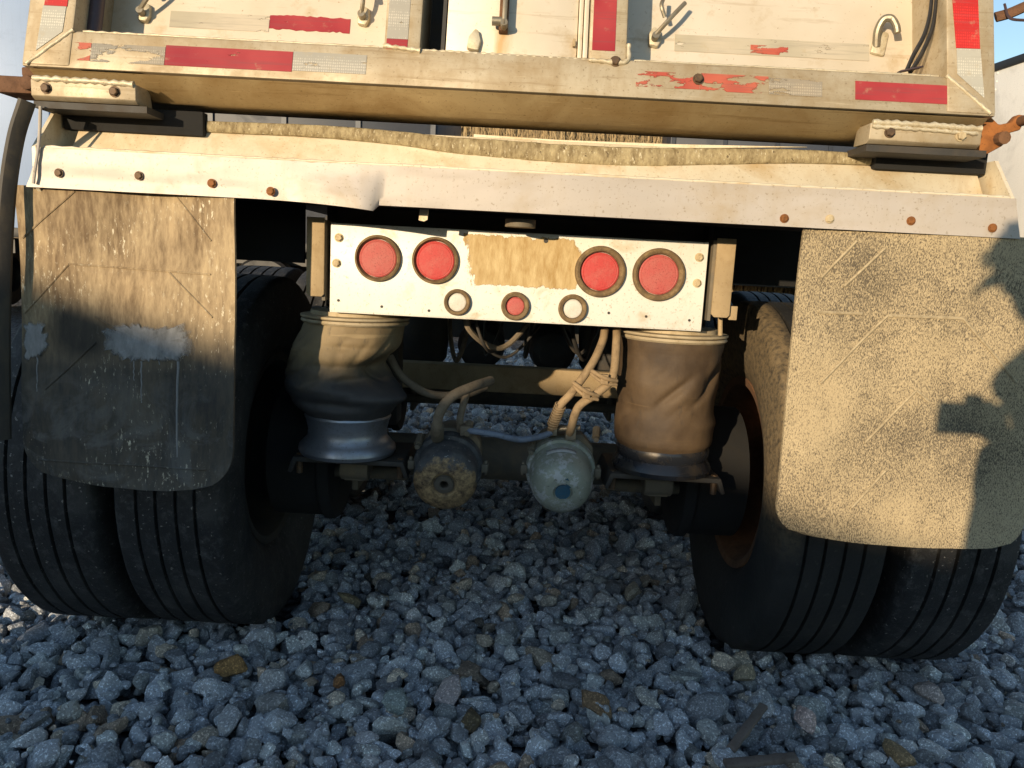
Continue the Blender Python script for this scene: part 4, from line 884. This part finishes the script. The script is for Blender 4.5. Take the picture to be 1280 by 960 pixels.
# ------------------------------------------------------------------ sticks on the gravel
def stick(p0, p1, w_, th, label):
    p0, p1 = Vector(p0), Vector(p1); c = (p0 + p1) / 2; d = p1 - p0; m = MB(); n = 8; V = []; F = []
    s_ = d.cross(Vector((0, 0, 1))).normalized(); u_ = s_.cross(d).normalized()
    for i in range(n + 1):
        q = p0.lerp(p1, i / n) - c
        for a, b in ((-1, -1), (1, -1), (1, 1), (-1, 1)):
            k = 1 + .25 * mnoise.noise(Vector((i * .9, a * 2, b * 3))); V.append(q + s_ * a * w_ * k + u_ * b * th * k)
    for i in range(n):
        for k in range(4): j = (k + 1) % 4; F.append((i * 4 + k, i * 4 + j, (i + 1) * 4 + j, (i + 1) * 4 + k))
    F += [(3, 2, 1, 0), (n * 4, n * 4 + 1, n * 4 + 2, n * 4 + 3)]
    m.add(V, F); o = m.build('wood_stick', M['wood'], None, bevel=.002); o.location = c; tag(o, label, 'stick', 'wood scraps on the gravel'); return o
stick((.53, 1.60, .045), (.70, 1.62, .058), .013, .006, 'short flat grey stick lying level at the bottom edge of the gravel')
stick((.56, 1.66, .04), (.68, 1.80, .075), .011, .006, 'slanted brown stick wedged between stones above the flat grey stick')

# ------------------------------------------------------------------ background
def m_plain(name, c, rough=.5, metal=0., seam=0):
    return dirty(name, c, tuple(x * .55 for x in c), .25, rough, metal, 1.5, .12, var=.1, bump=.1, bscale=8)
M['vanwhite'] = m_plain('white trailer skin', (.78, .77, .74)); M['navy'] = m_plain('navy trailer skin', (.010, .017, .034)); M['blue'] = m_plain('pale blue trailer skin', (.26, .36, .56)); M['greysk'] = m_plain('grey trailer skin', (.05, .06, .08))
M['railblk'] = m_plain('black rail', (.02, .02, .022)); M['cream'] = m_plain('cream panel', (.75, .70, .52))
def van(name, loc, rz, L, W, Hh, mat, label, rib=.6, ribmat=None, rivets=False, railm='railblk'):
    e = empty(name, loc); e.rotation_euler = (0, 0, rz); tag(e, label, 'trailer', 'trailers parked in the yard')
    def ad(m, nm, mt, **k): o = m.build(nm, M[mt], None, **k); o.parent = e
    m = MB(); m.box((0, 0, 1.15 + (Hh - 1.15) / 2), (W, L, Hh - 1.15)); ad(m, 'box', mat, bevel=.02)
    m = MB()
    for s_ in (-1, 1): m.box((s_ * (W / 2 + .004), 0, Hh - .03), (.03, L + .03, .09)); m.box((s_ * (W / 2 + .004), 0, 1.2), (.03, L, .13))
    for s_ in (-1, 1): m.box((0, s_ * (L / 2 + .004), Hh - .03), (W, .03, .09)); m.box((0, s_ * (L / 2 + .004), 1.2), (W, .03, .13))
    ad(m, 'rail', railm, bevel=.006)
    k = int(L / rib); rv = MB()
    for i in range(k + 1):
        y = -L / 2 + .06 + i * (L - .12) / k
        for s_ in (-1, 1):
            if rivets:
                for q in range(26): rv.lathe([(.012, 0), (.010, .006), (.002, .008)], (s_ * W / 2, y, 1.3 + q * (Hh - 1.4) / 25), (s_, 0, 0), 6, (0, 1))
            else: m = MB(); m.box((s_ * (W / 2 + .012), y, 1.2 + (Hh - 1.26) / 2), (.05, .07, Hh - 1.36)); ad(m, 'rib', ribmat or mat)
    if rivets: o = rv.build('rivets', M[mat], None); o.parent = e; o['kind'] = 'stuff'
    for s_ in (-1, 1):
        for q in (0, 1):
            m = MB(); m.lathe([(.30, -.13), (.48, -.14), (.52, -.1), (.52, .1), (.48, .14), (.30, .13), (.25, .05)], (s_ * (W / 2 - .3), -L / 2 + 1.3 + q * 1.25, .52), (1, 0, 0), 32, (1, 1)); ad(m, 'wheel', 'railblk')
    m = MB(); m.box((0, 0, 1.02), (W * .5, L * .95, .2)); ad(m, 'frame', 'railblk')
    return e
van('box_trailer', (6.62, 8.0, 0), R(6), 5.0, 2.5, 3.62, 'vanwhite', 'white box trailer with rivet rows and a black top rail, at the right edge', 1.2, rivets=True)
van('box_trailer', (6.95, 16.4, 0), R(84), 8.0, 2.5, 4.3, 'navy', 'dark navy trailer seen through the gap above the bumper, right of the dry grass', .9)
van('box_trailer', (-3.85, 12.5, 0), R(87), 5.4, 2.5, 4.3, 'navy', 'dark ribbed trailer seen through the gap above the bumper, left of the dry grass', 1.0, 'greysk')
t_ = van('box_trailer', (-7.75, 14.0, 0), R(3), 7.0, 2.5, 4.7, 'blue', 'pale blue trailer with a cream patch at the left edge', 1.0)
# grassy bank far behind
V = []; F = []; nxg, nyg = 60, 24
for i in range(nxg + 1):
    for j in range(nyg + 1):
        x = -30 + 60 * i / nxg; y = 15 + 40 * j / nyg; k = min(1, j / 5); V.append((x, y, -.05 + 5.6 * k * k * (3 - 2 * k) + .35 * k * mnoise.noise(Vector((x * .2, y * .2, 0))) + .02 * j))
for i in range(nxg):
    for j in range(nyg): a = i * (nyg + 1) + j; F.append((a, a + nyg + 1, a + nyg + 2, a + 1))
me = bpy.data.meshes.new('bank'); me.from_pydata(V, [], F); tag(link('bank', me, M['dirt']), kind='structure')
def m_grass():
    n = NT('dry grass'); at = n.t.nodes.new('ShaderNodeAttribute'); at.attribute_name = 'tint'; return n.fin(at.outputs['Color'], .8)
V = []; F = []; C = []
for i in range(15000):
    x = rnd.uniform(-7, 7); y = rnd.uniform(16.5, 22.5); k = min(1, (y - 15) / 8.33); z = -.05 + 5.6 * k * k * (3 - 2 * k) - .1
    h = rnd.uniform(.7, 1.6); a = rnd.uniform(0, 6.28); ln = rnd.uniform(.05, .5); w_ = rnd.uniform(.008, .022); dx, dy = math.cos(a) * ln, math.sin(a) * ln; n0 = len(V); wx, wy = -math.sin(a) * w_, math.cos(a) * w_
    wx = max(w_ * .6, abs(wx)); b = rnd.uniform(.5, 1.1); c = (.40 * b, .29 * b, .15 * b, 1)
    V += [(x - wx, y - wy, z), (x + wx, y + wy, z), (x + dx * .35 + wx * .8, y + dy * .35, z + h * .6), (x + dx * .35 - wx * .8, y + dy * .35, z + h * .6), (x + dx, y + dy, z + h * (1 - ln * .4))]
    F += [(n0, n0 + 1, n0 + 2, n0 + 3), (n0 + 3, n0 + 2, n0 + 4)]; C += [c] * 5
me = bpy.data.meshes.new('dry_grass'); me.from_pydata(V, [], F); ca = me.color_attributes.new('tint', 'FLOAT_COLOR', 'POINT'); ca.data.foreach_set('color', np.array(C, dtype=np.float32).ravel())
g = link('dry_grass', me, m_grass()); tag(g, 'tall dry brown grass on the bank seen through the gap', 'grass', kind='stuff')

# ------------------------------------------------------------------ the photographer standing behind the camera, whose shadow falls on the right flap
def skin(name, pts, edges, rad, mat, parent=None, sub=2):
    me = bpy.data.meshes.new(name); me.from_pydata([tuple(p) for p in pts], edges, []); o = link(name, me, mat, parent)
    mo = o.modifiers.new('skin', 'SKIN'); mo.use_smooth_shade = True
    for i, r_ in enumerate(rad): me.skin_vertices[0].data[i].radius = (r_, r_) if not isinstance(r_, tuple) else r_
    me.skin_vertices[0].data[0].use_root = True
    o.modifiers.new('sub', 'SUBSURF').levels = sub; o.modifiers['sub'].render_levels = sub; return o
M['jacket'] = dirty('dark jacket cloth', (.05, .055, .07), (.08, .08, .08), .3, .9, 0, 10, 0); M['skin'] = dirty('skin', (.45, .28, .20), (.4, .24, .16), .2, .55, 0, 10, 0); M['hair'] = dirty('brown hair', (.06, .035, .02), (.09, .05, .03), .4, .6, 0, 40, .4)
PX, PY = .03, -.46
pts = [(PX, PY - .04, .92), (PX, PY - .03, 1.08), (PX, PY - .02, 1.24), (PX - .03, PY + .0, 1.36), (PX - .07, PY + .02, 1.43),
       (PX - .19, PY, 1.31), (PX - .21, PY + .03, 1.06), (-.005, -.17, 1.02), (.085, -.06, 1.12),
       (PX + .19, PY, 1.31), (PX + .24, PY + .05, 1.07), (PX + .13, PY + .30, 1.03), (.165, -.06, 1.12),
       (PX - .10, PY - .02, .84), (PX - .11, PY + .03, .48), (PX - .12, PY - .03, .09), (PX - .12, PY + .12, .06),
       (PX + .10, PY - .02, .84), (PX + .11, PY + .03, .48), (PX + .12, PY - .03, .09), (PX + .12, PY + .12, .06)]
pts[5] = (PX + .06, PY + .15, 1.30); pts[6] = (PX + .09, PY + .17, 1.06); pts[7] = (.035, -.20, .97); pts[8] = (.10, -.07, 1.10)
pts[9] = (PX - .02, PY - .17, 1.30); pts[10] = (PX + .20, PY - .10, 1.06); pts[11] = (PX + .22, PY + .22, 1.02); pts[3] = (PX, PY, 1.36); pts[4] = (PX - .04, PY + .03, 1.43)
ed = [(0, 1), (1, 2), (2, 3), (3, 4), (3, 5), (5, 6), (6, 7), (7, 8), (3, 9), (9, 10), (10, 11), (11, 12), (0, 13), (13, 14), (14, 15), (15, 16), (0, 17), (17, 18), (18, 19), (19, 20)]
rad = [.20, .18, .19, .11, .062, .085, .065, .055, .036, .085, .065, .055, .036, .12, .065, .045, .04, .09, .065, .045, .04]
person = skin('person', pts, ed, rad, M['jacket'])
tag(person, 'person holding a phone, seen only as the shadow on the right mud flap', 'person')
bm = bmesh.new(); bmesh.ops.create_uvsphere(bm, u_segments=32, v_segments=24, radius=1)
hc = Vector((-.035, -.40, 1.535))
for v in bm.verts:
    p = v.co; q = Vector((p.x * .078, p.y * .095, p.z * .112))
    if p.y > .5: q.y += .018 * math.exp(-((p.x / .22) ** 2 + ((p.z + .08) / .2) ** 2)) - .006 * math.exp(-(((abs(p.x) - .38) / .2) ** 2 + ((p.z - .12) / .14) ** 2))
    if p.z < -.3: q.x *= .82; q.y *= .92
    if abs(p.x) > .9: q.x += math.copysign(.012 * math.exp(-((p.z / .25) ** 2)), p.x)
    v.co = q + hc
me = bpy.data.meshes.new('head'); bm.to_mesh(me); bm.free(); me.polygons.foreach_set('use_smooth', [True] * len(me.polygons)); link('head', me, M['skin'], person)
m = MB()
for i in range(420):
    a = rnd.uniform(0, 6.28); e_ = rnd.uniform(-.15, 1.45); d = Vector((math.cos(a) * math.cos(e_), math.sin(a) * math.cos(e_), math.sin(e_)))
    if d.y > .45 and d.z < .45: continue
    p = hc + Vector((d.x * .082, d.y * .10, d.z * .116)); k = rnd.uniform(.02, .045); q = p + Vector((d.x, d.y, d.z * .4 - .3)) * k + Vector((rnd.uniform(-1, 1), rnd.uniform(-1, 1), rnd.uniform(-1, 1))) * .016
    m.tube([p - d * .01, p.lerp(q, .5) + d * .008, q, q + Vector((rnd.uniform(-.01, .01), 0, -.02))], [.010, .009, .006, .002], 5)
m.build('hair', M['hair'], person)
for base, sgn in ((Vector((.10, -.07, 1.10)), 1), (Vector((.165, -.06, 1.12)), -1)):
    pp = [base, base + Vector((0, .02, .03))]; ee = [(0, 1)]; rr = [.028, .034]
    for k in range(4):
        s0 = len(pp); q = base + Vector((-.022 + .015 * k, .03, .062)); L = (.9, 1, .95, .75)[k]
        pp += [q, q + Vector((-.012 * sgn, .030, .012)) * L, q + Vector((-.026 * sgn, .036, .030)) * L, q + Vector((-.036 * sgn, .022, .042)) * L]; ee += [(1, s0), (s0, s0 + 1), (s0 + 1, s0 + 2), (s0 + 2, s0 + 3)]; rr += [.010, .0095, .009, .008]
    s0 = len(pp); pp += [base + Vector((-.028 * sgn, .0, .03)), base + Vector((-.040 * sgn, .006, .055))]; ee += [(1, s0), (s0, s0 + 1)]; rr += [.011, .009]
    skin('hand', pp, ee, rr, M['skin'], person, 1)
m = MB(); m.box((0, 0, 0), (.158, .009, .075)); m.lathe([(.006, 0), (.006, .0015)], (-.06, .0045, .015), (0, 1, 0), 16, (0, 1)); o = m.build('phone', M['black'], None, bevel=.003); o.location = (.055, -.035, 1.150)
tag(o, 'dark phone held up by the person whose shadow falls on the right flap', 'phone')

sc.render.engine = 'CYCLES'
